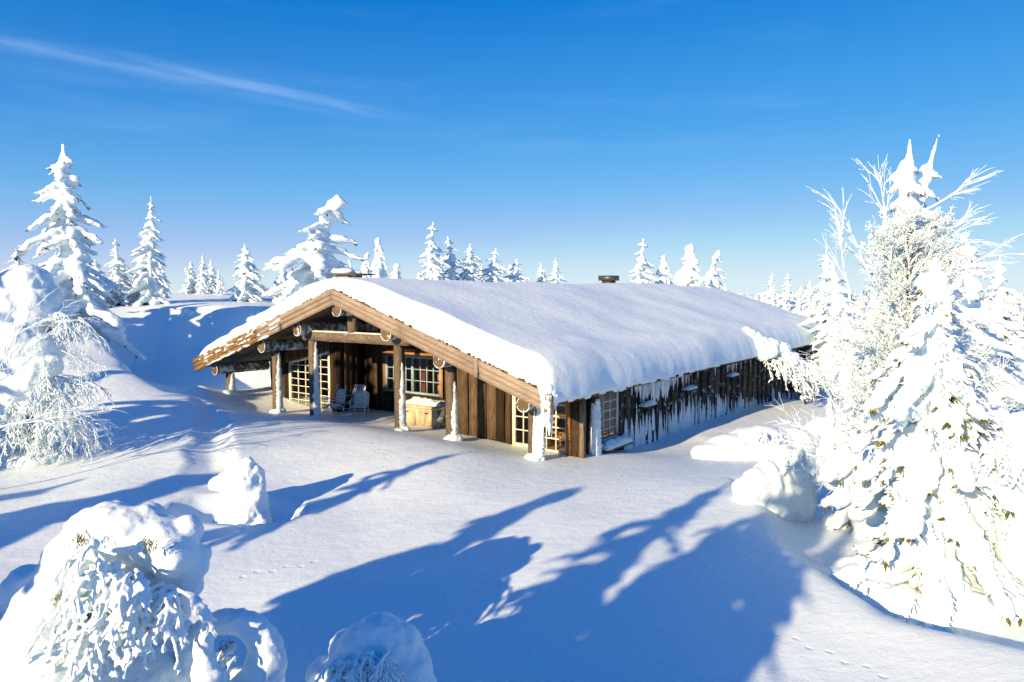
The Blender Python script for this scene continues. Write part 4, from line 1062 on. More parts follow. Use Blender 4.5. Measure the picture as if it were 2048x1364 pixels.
# x of the trunk, y of the tip, distance, tip-to-ground in photo pixels (None: stand on the terrain), shape, width factor, turn, label
def grow(px, ytip, d, kind, wf, rz, label, group='snowy spruces around the cabin', sink=.15, yb=None, name='spruce_tree'):
    top = G(px, ytip, d); g = gz(top[0], top[1]); h = top[2] - g + sink
    s = h / 6.0; wf *= 1.33
    q = random.Random(px * 7 + int(ytip)); wf *= q.uniform(.86, 1.14)
    o = plant(name, PROTO[kind], (top[0], top[1], g - sink), R_(rz), (s * wf, s * wf * q.uniform(.85, 1.15), s), label, 'tree', group)
    o.rotation_euler = (q.uniform(-.05, .05), q.uniform(-.06, .06), R_(rz)); return o
BG = [
    (131, 292, 30, 'full', .74, 20, 'tallest left spruce, a full white cone rising high above the bank'),
    (232, 478, 38.5, 'ragged', 1.05, 100, 'shorter snowy spruce between the tall left cone and the thin spire'),
    (293, 392, 39, 'spire', 1.0, 0, 'thin spire shaped spruce with snow knobs, left of the hollow'),
    (186, 520, 37, 'full', 1.1, 210, 'small white spruce just right behind the tallest left spruce'),
    (266, 560, 39, 'heavy', 1.1, 60, 'low lumpy spruce at the foot of the thin spire'),
    (326, 528, 48, 'narrow', 1.0, 40, 'little spruce standing just right of the thin spire'),
    (380, 522, 50, 'narrow', 1.5, 80, 'leftmost of the cluster of small spruces on the hill crest'),
    (405, 508, 48, 'spire', 1.3, 200, 'tallest of the cluster of small spruces on the hill crest'),
    (423, 517, 50, 'narrow', 1.2, 300, 'slim spruce right behind the tallest of the hill crest cluster'),
    (438, 540, 47, 'ragged', .8, 10, 'rightmost and lowest of the hill crest cluster of spruces'),
    (491, 490, 43, 'full', 1.15, 150, 'broad cone spruce between the hill crest cluster and the gable'),
    (612, 396, 36, 'bent', 1.15, 5, 'big snowy spruce whose top bends right above the cabin gable'),
    (702, 520, 52, 'hook', .55, 30, 'ball topped snow stump of a spruce right of the bent top spruce'),
    (727, 506, 50, 'hook', .60, 190, 'hooked little spruce between the snow ball and the round column'),
    (762, 476, 48, 'heavy', .70, 80, 'round headed snow column of a spruce behind the roof ridge'),
    (790, 528, 47, 'hook', .8, 270, 'low snow dome beside the round headed column'),
    (856, 445, 50, 'ragged', .95, 45, 'pointed spruce standing tallest behind the middle of the ridge'),
    (838, 545, 52, 'heavy', .8, 45, 'low snowy bush shape at the left foot of the pointed ridge spruce'),
    (876, 535, 49, 'heavy', .9, 150, 'smooth snow hump at the right foot of the pointed ridge spruce'),
    (908, 474, 52, 'ragged', 1.15, 130, 'left and taller spruce of the pair right of the pointed one'),
    (939, 488, 53, 'narrow', 1.5, 220, 'right and shorter spruce of the pair right of the pointed one'),
    (963, 528, 58, 'narrow', 1.2, 20, 'tiny spruce in the gap right of the pair behind the ridge'),
    (982, 498, 55, 'ragged', 1.35, 320, 'stout spruce with crooked tip halfway between pair and chimney flue'),
    (1018, 530, 60, 'heavy', .8, 0, 'small round spruce left of the low broad one'),
    (1031, 520, 57, 'full', 1.25, 70, 'low broad spruce left of the two lonely small spruces'),
    (1087, 525, 60, 'narrow', 1.2, 110, 'left of the two lonely small spruces near the chimney flue'),
    (1111, 516, 60, 'spire', 1.4, 260, 'right of the two lonely small spruces near the chimney flue'),
    (1277, 477, 56, 'ragged', 1.05, 12, 'airy spruce with drooping boughs right of the chimney flue'),
    (1331, 511, 58, 'heavy', .75, 100, 'small spruce left of the two heavy ones over the roof'),
    (1378, 490, 57, 'heavy', .85, 40, 'left of the two heavy spruces over the far roof end'),
    (1420, 502, 55, 'bent', .85, 0, 'right of the two heavy spruces, its head curled to the right'),
    (1456, 568, 70, 'narrow', 1.0, 20, 'tiny spruce peeping over the far roof slope'),
    (1541, 545, 60, 'spire', 1.25, 90, 'slim spruce with shaded foot beyond the end of the roof'),
    (1597, 570, 62, 'narrow', 1.1, 180, 'small spruce between the slim one and the frosted birch'),
    (1652, 495, 44, 'spire', 1.35, 230, 'tall slim spruce behind the frosted twigs right of the roof end'),
    (1625, 560, 52, 'narrow', 1.1, 310, 'small spruce half hidden left of the tall slim one by the roof end'),
    (1925, 470, 21, 'full', .95, 70, 'snowy spruce behind the right side of the great birch'),
    (1985, 510, 24, 'narrow', 1.1, 170, 'narrow spruce at the right behind the great birch'),
    (2040, 640, 40, 'heavy', 1.1, 200, 'small snowy spruce at the right edge of the open snow field'),
    (1575, 548, 66, 'ragged', 1.0, 70, 'small ragged spruce beyond the roof end, right of the slim one'),
    (1685, 530, 38, 'full', 1.0, 170, 'spruce filling in behind the frosted twigs right of the tall slim one'),
    (565, 530, 44, 'heavy', 1.0, 30, 'low snowy spruce just left of the bent top spruce'),
    (205, 540, 44, 'narrow', 1.2, 90, 'small spruce behind the gap left of the thin spire'),
    (30, 500, 36, 'full', 1.1, 120, 'snowy spruce left of the tallest left spruce, near the picture edge'),
    (60, 560, 40, 'ragged', 1.0, 200, 'spruce behind the left foot of the tallest left spruce'),
]
for a in BG: grow(*a)
# trees that stand outside the picture to the left and behind, throwing the long shadows
def shadow_tree(tx, ty, tz, h, kind, wf, rz, label):
    """its tip throws its shadow on the point (tx,ty,tz)"""
    for _ in range(4):
        k = h / math.tan(SUN_EL); x, y = np.array([tx, ty]) - SDIR * k; g = gz(x, y); k = (g + h - tz) / math.tan(SUN_EL)
        x, y = np.array([tx, ty]) - SDIR * k
    s = h / 6.0; plant('spruce_tree', PROTO[kind], (x, y, gz(x, y) - .1), R_(rz), (s * wf, s * wf, s), label, 'tree', 'spruces outside the picture')
ST = [
    ((1.2, 15.3, .35), 5.6, 'heavy', .92, 0, 'stout snowy spruce outside the picture, left of the camera'),
    ((5.6, 16.4, .25), 6.8, 'narrow', 1.25, 30, 'heavy snowy spruce outside the picture, nearest behind the camera'),
    ((9.0, 18.3, 0), 7.6, 'full', 1.0, 80, 'tallest spruce outside the picture, behind the camera'),
    ((8.7, 16.4, -.2), 8.0, 'spire', 1.0, 20, 'spire shaped spruce outside the picture, farthest behind the camera'),
    ((4.6, 13.2, .3), 6.2, 'heavy', 1.1, 200, 'lumpy broad spruce outside the picture, right behind the camera'),
    ((-.8, 18.3, .6), 5.2, 'narrow', .9, 10, 'narrow snowy spruce outside the picture, far left'),
    ((-9.5, 14.6, .8), 5.0, 'full', 1.2, 40, 'full spruce outside the picture beyond the heavy one at the left'),
    ((-6.2, 15.5, .6), 4.8, 'heavy', 1.75, 140, 'heavy spruce outside the picture, left of the bowed one'),
    (G(330, 690, 32), 6.2, 'full', 1.35, 0, 'full spruce outside the picture, shading the hollow'),
    (G(420, 660, 34), 6.2, 'full', 1.3, 60, 'second full spruce outside the picture, shading the hollow'),
    (G(480, 760, 27), 4.6, 'full', 1.3, 120, 'shorter full spruce outside the picture beside the hollow'),
    (G(600, 640, 24.5), 7.6, 'ragged', 1.15, 200, 'ragged spruce outside the picture whose shadow dapples the gable'),
    (G(705, 725, 24.5), 7.0, 'ragged', 1.0, 90, 'lower ragged spruce outside the picture, shading the porch chairs'),
    (G(350, 605, 41), 6.6, 'full', 1.4, 33, 'full spruce outside the picture, highest up the left slope'),
    (G(400, 600, 37), 6.6, 'full', 1.9, 133, 'full spruce outside the picture, third up the left slope'),
    (G(420, 625, 36), 6.2, 'full', 1.9, 171, 'full spruce outside the picture, lowest on the left slope'),
    (G(470, 612, 40), 6.6, 'full', 1.3, 71, 'full spruce outside the picture, beside the highest on the left slope'),
    (G(250, 640, 35), 6.5, 'full', 1.3, 10, 'third full spruce outside the picture, high on the left bank'),
]
for p, h, k, wf, rz, lb in ST: shadow_tree(p[0], p[1], p[2], h, k, wf, rz, lb)

# ------------------------------------------------------------------ frosted birches and shrubs
def branchy(seed, starts, levels, length, rad, spread=.55, rise=.15, kids=(3, 5), shrink=.68, wob=.18, tipdroop=0.0, nseg=5, lean=(0, 0, 0), sides=5):
    r = np.random.RandomState(seed); b = MB(); lean = np.array(lean, float); tips = []
    def go(p, d, L, R0, lv):
        pts = [p.copy()]; dd = d.copy(); rr = [R0]
        for k in range(nseg):
            dd = dd + r.normal(0, wob, 3) + lean * .15; dd[2] += rise * .3 - tipdroop * (k / nseg) * (1.6 if lv >= levels - 2 else .4)
            dd /= np.linalg.norm(dd); p = p + dd * L / nseg; pts.append(p.copy()); rr.append(R0 * (1 - .55 * (k + 1) / nseg))
        b.tube(pts, rr, sides if lv < levels - 1 else 4, cap=lv > 0)
        if lv >= levels - 1: tips.append((p, dd)); return
        n = r.randint(kids[0], kids[1] + 1)
        for q in range(n):
            t = r.uniform(.25, 1.0) if q else 1.0; i = min(int(t * nseg), nseg - 1); fr = t * nseg - i; bp = pts[i] * (1 - fr) + pts[i + 1] * fr
            ax = np.cross(dd, r.normal(0, 1, 3)); ax /= np.linalg.norm(ax) + 1e-9
            an = spread * r.uniform(.5, 1.3); nd = dd * math.cos(an) + ax * math.sin(an)
            go(bp, nd, L * shrink * r.uniform(.7, 1.2), max(R0 * .55 * (1 - .3 * t), .006), lv + 1)
    for p, d in starts: go(np.array(p, float), np.array(d, float) / np.linalg.norm(d), length * r.uniform(.85, 1.1), rad, 0)
    return b, tips
def ground_pt(px, py, d):
    p = G(px, py, d); return p[0], p[1], gz(p[0], p[1])
def to_local(pts, o): return np.asarray(pts, float) - np.asarray(o, float)

# the great frosted birch on the right
def great_birch():
    d = 13.2; x, y, z = ground_pt(1812, 1000, d); hp = G(1835, 300, d)[2] - z
    o = empty('frosted_birch', (x, y, z), 0, 'great frosted birch with bristling white twigs, tallest tree on the right', 'tree')
    b = MB(); zz = np.linspace(-.3, hp * .8, 16); r = np.random.RandomState(9)
    P = np.stack([.10 * np.sin(zz * .9), .08 * np.cos(zz * 1.1), zz], -1); b.tube(P, .10 * (1 - .8 * np.clip(zz, 0, None) / hp) + .012, 9); b.build('trunk', 'bark', o, True)
    B = MB(); tipP = []; tipD = []
    starts = []
    for k in range(46):
        f = .24 + .72 * (k / 46); a = k * 2.4 + r.uniform(-.4, .4); p = np.array([.10 * math.sin(f * hp * .72), 0, hp * .80 * f])
        up = .75 + .9 * f; starts.append((p, [math.cos(a), math.sin(a), up], 1.40 * (1.2 - .85 * f)))
    for k, (p, dv, L) in enumerate(starts):
        bb, tips = branchy(100 + k, [(p, dv)], 4, L, .024, .46, .16, (4, 6), .60, .16, .07, 3); B.V += bb.V
        for tp, td in tips:
            for q in range(3): tipP.append(tp - td * r.uniform(0, .18)); tipD.append(td * .6 + r.normal(0, .6, 3) + [0, 0, -.1])
        for q in bb.Q: B.Q.append(q + B.n)
        for q in bb.T: B.T.append(q + B.n)
        B.n += bb.n
    B.build('branches', 'frosted_twig', o, True)['kind'] = 'stuff'
    V, T = spikes(np.array(tipP), np.array(tipD), r.uniform(.04, .13, len(tipP)), .0065); link('frost_sprays', np_mesh('frost_sprays', V, T, 'frosted_twig'), o)['kind'] = 'stuff'
    # wind-combed limbs that reach out to the right
    B = MB()
    for k, (px, py, ex, ey) in enumerate(((1850, 420, 1965, 355), (1850, 500, 1955, 420), (1850, 520, 1960, 480), (1840, 590, 1985, 500), (1700, 600, 1690, 430), (1740, 560, 1705, 400), (1770, 480, 1770, 330))):
        a = G(px, py, d); e = G(ex, ey, d - .3); v = e - a; L = np.linalg.norm(v)
        bb, tips = branchy(300 + k, [(to_local(a, (x, y, z)), v / L)], 3, L * .8, .022, .32, .0, (5, 7), .55, .07, .06, 5)
        B.V += bb.V; B.Q += [q + B.n for q in bb.Q]; B.T += [q + B.n for q in bb.T]; B.n += bb.n
    B.build('limbs', 'frosted_twig', o, True)['kind'] = 'stuff'
    return o
great_birch()
# spruce wrapped into the birch: two snow-plastered heads at the very top
top = G(1822, 268, 14.2); g = gz(top[0], top[1]); h = top[2] - g
plant('spruce_tree', spruce_meshes(51, h, 1.0, 20, .55, 1.25, (.12, 0), voxel=.05, shape=.42, gappy=.05, ball=6, core=2.4), (top[0] - .1, top[1], g - .1), .4, 1.0, 'tall snow plastered spruce tangled in the great birch, knobby head', 'tree', 'snowy spruces around the cabin')
top = G(1872, 262, 14.6); g = gz(top[0], top[1]); h = top[2] - g
plant('spruce_tree', spruce_meshes(52, h, .8, 22, .45, 1.2, (.75, 0), voxel=.045, shape=.5, gappy=.0, ball=0, core=2.2), (top[0] - .70, top[1], g - .1), 0, 1.0, 'second tall spruce in the great birch, its tip leaning right', 'tree', 'snowy spruces around the cabin')

# hanging frosted boughs: a drooping stem with finger-like side shoots
def frond(b, p, az, L, r, thick=.017, drop=1.0, out=.5):
    p = np.array(p, float); n = 7; d = np.array([math.cos(az) * out, math.sin(az) * out, .15]); d /= np.linalg.norm(d); pts = [p]
    for k in range(n):
        d = d + np.array([r.normal(0, .13), r.normal(0, .13), -.30 * drop]); d /= np.linalg.norm(d); pts.append(pts[-1] + d * L / n)
    pts = np.array(pts); rr = thick * (1.25 - .6 * np.linspace(0, 1, n + 1)); rr[-1] *= .55; b.tube(pts, rr, 6)
    for k in range(1, n + 1):
        t = k / n; dd = pts[k] - pts[k - 1]; dd /= np.linalg.norm(dd); side = np.cross(dd, [math.cos(az), math.sin(az), 0.2]); side /= np.linalg.norm(side) + 1e-9
        for s in (-1, 1):
            if r.rand() < .25: continue
            l = L * .30 * (1.1 - .65 * t) * r.uniform(.4, 1.3); v = dd * r.uniform(.5, .9) + s * side * r.uniform(.4, 1.0) + r.normal(0, .18, 3) + np.array([math.cos(az), math.sin(az), 0]) * r.uniform(-.1, .5) + np.array([0, 0, -.25]); v /= np.linalg.norm(v)
            q = [pts[k]]
            for m in range(3): v = v + np.array([0, 0, -.16]); v /= np.linalg.norm(v); q.append(q[-1] + v * l / 3)
            w = thick * r.uniform(.75, 1.15); b.tube(q, [w * .8, w, w * 1.05, w * .6], 4)
            for m in (1, 2):
                if r.rand() < .75:
                    v2 = v + r.choice([-1, 1]) * .7 * np.cross(v, [math.cos(az), math.sin(az), .1]) + np.array([0, 0, -.2]); v2 /= np.linalg.norm(v2); l2 = l * .42 * r.uniform(.6, 1.2)
                    b.tube([q[m], q[m] + v2 * l2 * .6, q[m] + v2 * l2], [w * .7, w * .8, w * .4], 4)
# the huge snow ghost in front on the right: a spruce plastered from tip to skirt
def snow_ghost():
    x, y, z = ground_pt(1852, 1215, 11.3); z -= .15; top = G(1838, 522, 11.4); h = top[2] - z; r = np.random.RandomState(71)
    o = empty('spruce_tree', (x, y, z), 0, 'huge spruce plastered with thick snow from tip to skirt, right foreground', 'tree', 'snowy spruces around the cabin')
    ms = spruce_meshes(72, h, 1.50, 17, .95, 1.02, (-.05, .05), voxel=.037, low=.10, shape=.72, needle=4.0, gappy=.14, twig=2.5, disp=((.25, .10), (.09, .06), (.035, .018)))
    for k, m in ms.items():
        c = link(k, m, o)
        if k in ('shoots', 'needles'): c['kind'] = 'stuff'
    FR = MB()
    for k in range(110):
        f = r.rand() ** 1.4; a = r.uniform(-3.3, .25); L = 1.55 * (1 - f) ** .72 * r.uniform(.6, .95) + .08; zc = h * (.10 + .85 * f) - .55 * L
        frond(FR, [L * math.cos(a), L * math.sin(a), max(zc, .3)], a + r.uniform(-.4, .4), r.uniform(.2, .48), r, .014)
    FR.build('boughs', 'frosted_twig', o, True)['kind'] = 'stuff'
    B = []
    for k in range(26):                                              # skirt running out into the snow
        a = k * .2417; B.append([1.15 * math.cos(a), 1.1 * math.sin(a), r.uniform(-.1, .12), .45, .30, .30, a, .5])
    for k in range(12):                                              # drooping side boughs on the right
        t = k / 11; B.append([.55 + 1.0 * t + r.uniform(-.1, .1), .1 - .3 * t + r.uniform(-.1, .1), 3.0 - 2.4 * t + r.uniform(-.1, .1), .24, .2, .22, 0, .7])
    V, F = blobs_to_arrays(B, ICO2); link('snow_skirt', remesh('snow_skirt', V, F, .04, 'snow', 4, ((.3, .10), (.09, .04))), o)
snow_ghost()

def laden(name, label, origin, blobs, fronds, voxel, seed, disp, cat='tree', stem=None, group=None, dark=(), thick=.017, coral=None):
    """snow-buried young spruce: domes of snow, frosted boughs hanging out below, dark needles in the gaps"""
    o = empty(name, origin, 0, label, cat, group); r = np.random.RandomState(seed)
    blobs = list(blobs)
    for p, az, L in fronds:
        if r.rand() < .55:
            for q in range(2):
                t = r.uniform(.05, .5); rad = r.uniform(.020, .042) * (thick / .016) + .3 * voxel
                blobs.append([p[0] + math.cos(az) * L * .35 * t, p[1] + math.sin(az) * L * .35 * t, p[2] - L * .7 * t + .02, rad * 1.3, rad, rad * 1.5, az, .8])
    V, F = blobs_to_arrays(blobs, ICO2); link('snow_cover', remesh('snow_cover', V, F, voxel, 'snow', 3, disp), o)
    if len(fronds):
        b = MB()
        for p, az, L in fronds: frond(b, p, az, L, r, thick)
        if coral:
            V = np.vstack(b.V); me = remesh('boughs', V, [np.vstack(b.Q), np.vstack(b.T)], coral, 'frosted_twig', 2, ((.05, .005),)); link('boughs', me, o)['kind'] = 'stuff'
        else: b.build('boughs', 'frosted_twig', o, True)['kind'] = 'stuff'
    if stem is not None:
        b = MB(); b.tube(stem[0], stem[1], 8); b.build('trunk', 'bark', o, True)
    if len(dark):
        P = []; D = []; Ln = []
        for c, n, s in dark:
            for _ in range(n * 2): P.append(np.array(c) + r.normal(0, s, 3)); D.append(r.normal(0, .5, 3) + [0, -.3, -1.0]); Ln.append(r.uniform(.03, .09))
        V, T = spikes(np.array(P), np.array(D), np.array(Ln), .0045); link('needles', np_mesh('needles', V, T, 'needles'), o)['kind'] = 'stuff'
    return o
def local(o, px, py, d): return G(px, py, d) - np.array(o)
def blob_at(o, px, py, d, rpx, asp=(1, 1, 1), az=0, tilt=0):
    c = local(o, px, py, d); rr = rpx * d / FPX; return [*c, rr * asp[0], rr * asp[1], rr * asp[2], az, tilt]

# bottom-left: big bowed spruce under a snow dome
def bow_tree():
    d = 6.6; o = ground_pt(200, 1300, d); r = np.random.RandomState(5)
    Bl = [(250, 1070, 6.9, 75), (310, 1085, 6.9, 70), (345, 1110, 6.8, 55), (190, 1065, 6.9, 62), (150, 1110, 6.8, 62), (120, 1160, 6.7, 62), (95, 1215, 6.6, 72), (80, 1270, 6.5, 85), (90, 1330, 6.4, 100), (60, 1180, 6.9, 60), (20, 1260, 6.8, 70), (380, 1130, 6.9, 42),
          (395, 1110, 7.0, 30), (370, 1170, 6.9, 40), (340, 1170, 6.9, 45), (270, 1150, 6.9, 65), (300, 1210, 7.1, 70), (215, 1200, 7.0, 80), (190, 1290, 6.9, 100), (300, 1290, 7.3, 90), (222, 1180, 6.35, 24), (245, 1170, 6.4, 20), (110, 1390, 6.3, 130), (260, 1380, 6.9, 120), (375, 1060, 7.0, 35), (220, 1045, 6.9, 50), (290, 1040, 7.0, 45)]
    B = [blob_at(o, px, py, dd, rp * r.uniform(.92, 1.08), (1, .9, .85), r.rand() * 3) for px, py, dd, rp in Bl]
    F = []
    for px, py, n, Ls in ((175, 1110, 9, .50), (215, 1130, 12, .55), (255, 1160, 12, .62), (295, 1180, 12, .66), (335, 1190, 10, .6), (370, 1200, 8, .45), (200, 1210, 10, .6), (165, 1180, 7, .45), (240, 1230, 12, .66), (300, 1240, 9, .5), (135, 1240, 6, .4), (180, 1270, 10, .6), (230, 1310, 8, .5)):
        for k in range(int(n * .7)):
            F.append((local(o, px + r.uniform(-26, 26), py + r.uniform(-24, 16), 6.40 + r.uniform(-.16, .16)), r.uniform(-2.7, -.5), Ls * r.uniform(.6, 1.25)))
    DK = [(local(o, px, py, 6.45), 22, .035) for px, py in ((165, 1075), (205, 1140), (300, 1085), (250, 1160), (285, 1200), (345, 1185), (120, 1195), (140, 1260), (190, 1230), (15, 1290), (270, 1230))]
    laden('spruce_tree', 'bowed young spruce under a snow dome with hanging frosted boughs, bottom left corner', o, B, F, .028, 3, ((.18, .06), (.06, .02)), 'tree', ([[0, .4, -.3], [0, .3, 1.0], [.2, .2, 1.8]], [.07, .06, .04]), 'snowy spruces around the cabin', DK, .019, .0133)
bow_tree()
def arch_tree():
    o = ground_pt(460, 1400, 6.9); r = np.random.RandomState(8); B = []
    for t in np.linspace(0, 1, 15):
        a = math.pi * (1.0 - t); B.append(blob_at(o, 455 + 78 * math.cos(a) + (6 if t > .5 else 0), 1330 - 88 * math.sin(a), 7.0, (24 + 12 * t) * r.uniform(.9, 1.1), (1, 1, .9)))
    for px, py, rp in ((535, 1360, 36), (520, 1330, 34), (540, 1400, 40), (400, 1290, 20), (470, 1395, 60), (505, 1345, 26)): B.append(blob_at(o, px, py, 6.95, rp))
    F = [(local(o, px, 1300 + r.uniform(-8, 15), 6.95), r.uniform(-2.4, -.8), .22 * r.uniform(.7, 1.2)) for px in (440, 450, 460, 468, 475)]
    laden('spruce_tree', 'small arched sapling bent under snow beside the bottom left spruce', o, B, F, .026, 4, ((.12, .04), (.05, .015)), 'tree', None, 'snowy spruces around the cabin', [(local(o, 455, 1290, 6.95), 18, .03), (local(o, 395, 1255, 7.0), 8, .02)], .014)
    o = ground_pt(410, 1400, 6.6)
    B = [blob_at(o, px, py, 6.5, rp * r.uniform(.9, 1.1)) for px, py, rp in ((408, 1282, 22), (405, 1300, 22), (412, 1320, 24), (408, 1340, 26), (420, 1360, 32), (425, 1390, 44), (415, 1275, 16))]
    laden('snow_stump', 'slender snow capped stub in front of the arched sapling', o, B, [], .024, 6, ((.10, .04), (.04, .014)), 'stump')
    o = ground_pt(437, 1260, 7.3); bb, _ = branchy(61, [((0, 0, -.05), (0, 0, 1)), ((0.03, 0, 0), (.2, .1, 1))], 3, .22, .008, .6, .1, (2, 3), .6, .2, 0, 3)
    tag(bb.build('bare_twig', 'frosted_twig', None, True, o), 'thin frosted twig poking from the snow above the arched sapling', 'twig')
arch_tree()
def dome_tree():
    o = ground_pt(750, 1400, 7.1); r = np.random.RandomState(18)
    B = [blob_at(o, px, py, dd, rp) for px, py, dd, rp in ((760, 1290, 7.2, 66), (790, 1300, 7.2, 62), (730, 1300, 7.2, 60), (815, 1345, 7.1, 58), (700, 1340, 7.1, 52), (830, 1390, 7.1, 55), (670, 1375, 7.1, 48), (660, 1405, 7.05, 45), (760, 1370, 7.35, 90), (700, 1300, 7.4, 45), (650, 1350, 7.4, 40))]
    F = [(local(o, 745 + r.uniform(-28, 45), 1300 + r.uniform(-4, 22), 6.82 + r.uniform(-.05, .12)), r.uniform(-2.2, -.9), r.uniform(.25, .5)) for _ in range(34)]
    F += [(local(o, 690 + r.uniform(-22, 15), 1325 + r.uniform(-4, 22), 6.85 + r.uniform(-.05, .1)), r.uniform(-2.5, -1.2), r.uniform(.15, .3)) for _ in range(14)]
    laden('spruce_tree', 'dome of snow over a small spruce at the middle of the bottom edge', o, B, F, .028, 7, ((.16, .05), (.05, .014)), 'tree', None, 'snowy spruces around the cabin', [(local(o, 740, 1345, 6.9), 30, .05), (local(o, 765, 1330, 6.85), 22, .05)], .013)
dome_tree()
# shard-like mound in its wind pit
def mound():
    x, y = PITC[:2]; z = gz(x, y); o = empty('snow_mound', (x, y, z), 0, 'pointed block of wind carved snow standing in a small pit', 'mound'); r = np.random.RandomState(4)
    B = [blob_at((x, y, z), px, py, dd, rp, (1, .9, 1.05)) for px, py, dd, rp in ((490, 945, 13.75, 24), (505, 950, 13.8, 22), (485, 965, 13.7, 34), (505, 975, 13.75, 28), (460, 968, 13.65, 26), (435, 967, 13.65, 16), (500, 1000, 13.7, 34), (480, 990, 13.7, 34), (495, 1025, 13.65, 36), (480, 1020, 13.7, 34), (495, 928, 13.8, 14), (515, 1010, 13.75, 22), (470, 1045, 13.7, 40), (510, 1045, 13.7, 34))]
    V, F = blobs_to_arrays(B, ICO3); link('snow_cover', remesh('snow_cover', V, F, .03, 'snow', 3, ((.25, .14), (.09, .04))), o)
mound()
# left edge: spruce loaded with big cushions
def cushion_tree():
    d = 16.6; o = ground_pt(70, 900, d); r = np.random.RandomState(31); B = []
    for px, py, dd, rp in ((30, 575, 16.70, 42), (60, 570, 16.70, 40), (20, 610, 16.50, 45), (70, 605, 16.60, 38), (95, 590, 16.80, 28), (60, 645, 16.40, 32), (40, 690, 16.20, 44), (75, 700, 16.20, 36), (25, 735, 16.10, 46), (65, 745, 16.10, 40), (95, 730, 16.20, 32), (30, 775, 16.10, 36), (75, 690, 16.30, 30), (0, 640, 16.40, 40), (-30, 700, 16.30, 60), (-40, 600, 16.70, 50), (-20, 770, 16.30, 50), (60, 800, 16.3, 34), (95, 780, 16.4, 28), (20, 815, 16.3, 36), (110, 820, 16.4, 22), (110, 700, 16.40, 22), (100, 630, 16.70, 24)): B.append(blob_at(o, px, py, dd, rp * r.uniform(.9, 1.1), (1, 1, .95)))
    for q in range(14): a = q * .45; B.append([.55 * math.cos(a) + r.uniform(-.1, .1), .45 * math.sin(a), r.uniform(-.05, .12), .40, .34, .22, a, .3])
    F = []
    for px, py, n, Ls, az in ((120, 645, 16, .75, -.5), (140, 650, 14, .7, -.3), (105, 720, 10, .7, -.9), (120, 760, 14, .8, -.7), (80, 800, 16, .8, -1.4), (130, 800, 14, .8, -.6), (30, 810, 14, .8, -1.8), (60, 780, 10, .7, -1.5), (100, 830, 14, .7, -1.0), (10, 660, 8, .4, -1.6), (55, 660, 8, .3, -1.5), (60, 850, 18, .8, -1.3), (110, 860, 16, .8, -.8), (150, 845, 14, .7, -.5), (20, 860, 16, .8, -1.8), (90, 880, 12, .6, -1.2), (145, 760, 10, .8, -.3), (0, 830, 10, .8, -1.7)):
        for k in range(n * 2 // 3): F.append((local(o, px + r.uniform(-22, 18), py + r.uniform(-20, 15), 16.35 + r.uniform(-.3, .5)), az + r.uniform(-.8, .8), Ls * 1.2 * r.uniform(.6, 1.2)))
    DK = [(local(o, px, py, 16.20), 26, .07) for px, py in ((95, 650), (45, 655), (60, 720), (15, 660), (100, 770), (70, 800))]
    c0 = laden('spruce_tree', 'spruce loaded with big snow cushions and trailing twigs at the left edge', o, B, F, .045, 9, ((.22, .09), (.08, .03)), 'tree', ([[-.4, .5, -.3], [-.4, .4, 2.4]], [.09, .04]), 'snowy spruces around the cabin', DK, .012)
    rs = []
    for px, py in ((110, 640), (130, 650), (120, 700), (110, 760), (70, 800), (130, 790), (20, 800), (90, 830), (50, 840), (0, 850), (120, 840)):
        for q in range(2): a = r.uniform(-1.9, .1); rs.append((local(o, px, py, 16.30), (math.cos(a), math.sin(a) * .6, -.25)))
    bb, _ = branchy(67, rs, 4, .68, .013, .5, -.2, (3, 5), .62, .16, .30, 4)
    bb.build('trailing_twigs', 'frosted_twig', c0, True)['kind'] = 'stuff'
    P = ground_pt(-60, 640, 14.0)
    bb, _ = branchy(66, [((0, 0, 1.8), (.7, 0, .8)), ((0, 0, 2.2), (.6, .2, 1.0)), ((0, 0, 1.2), (.9, .1, .3)), ((0, 0, 0), (.1, 0, 1))], 4, 1.5, .03, .45, .1, (4, 5), .6, .12, .05, 4)
    tag(bb.build('frosted_birch', 'frosted_twig', None, True, P), 'frosted birch reaching its twigs in from the left edge', 'tree')
cushion_tree()
# thicket of frosted twigs between the cabin end and the great birch
for k, (px, py, d, n, L, lb) in enumerate(((1745, 790, 15.5, 9, 1.25, 'frosted birch thicket with long combed twigs right of the roof end'), (1800, 740, 14.6, 9, 1.4, 'frosted thicket of white twigs under the great birch'), (1700, 690, 24, 8, 1.6, 'pale frosted bush behind the thicket at the roof end'),
        (540, 620, 34, 7, 1.5, 'frosted twiggy bush beside the left slope of the roof'), (585, 615, 35, 6, 1.6, 'frosted bush at the foot of the bent top spruce'), (2010, 660, 26, 7, 1.6, 'frosted shrub at the right edge of the open snow'))):
    x, y, z = ground_pt(px, py, d); r = np.random.RandomState(400 + k); st = []
    hgt = max(.4, G(px, py, d)[2] - z)
    for q in range(n):
        a = r.rand() * 6.28; st.append(((r.uniform(-.25, .25), r.uniform(-.25, .25), hgt * r.uniform(.2, .8) if k < 2 else 0), (math.cos(a) * .9 - (.55 if k < 2 else 0), math.sin(a) * .9, .9 if k > 1 else .25 + .7 * r.rand())))
    bb, tips = branchy(500 + k, st, 4, L, .022, .5, .1, (4, 5), .62, .16, .06, 4)
    if k < 2: bb.tube([[0, 0, -.3], [.03, 0, hgt * .5], [0, .05, hgt]], [.06, .05, .03], 7)
    tag(bb.build('frosted_birch' if k < 3 else 'frosted_shrub', 'frosted_twig', None, True, (x, y, z - .05)), lb, 'tree' if k < 3 else 'shrub', 'frosted birches and shrubs')
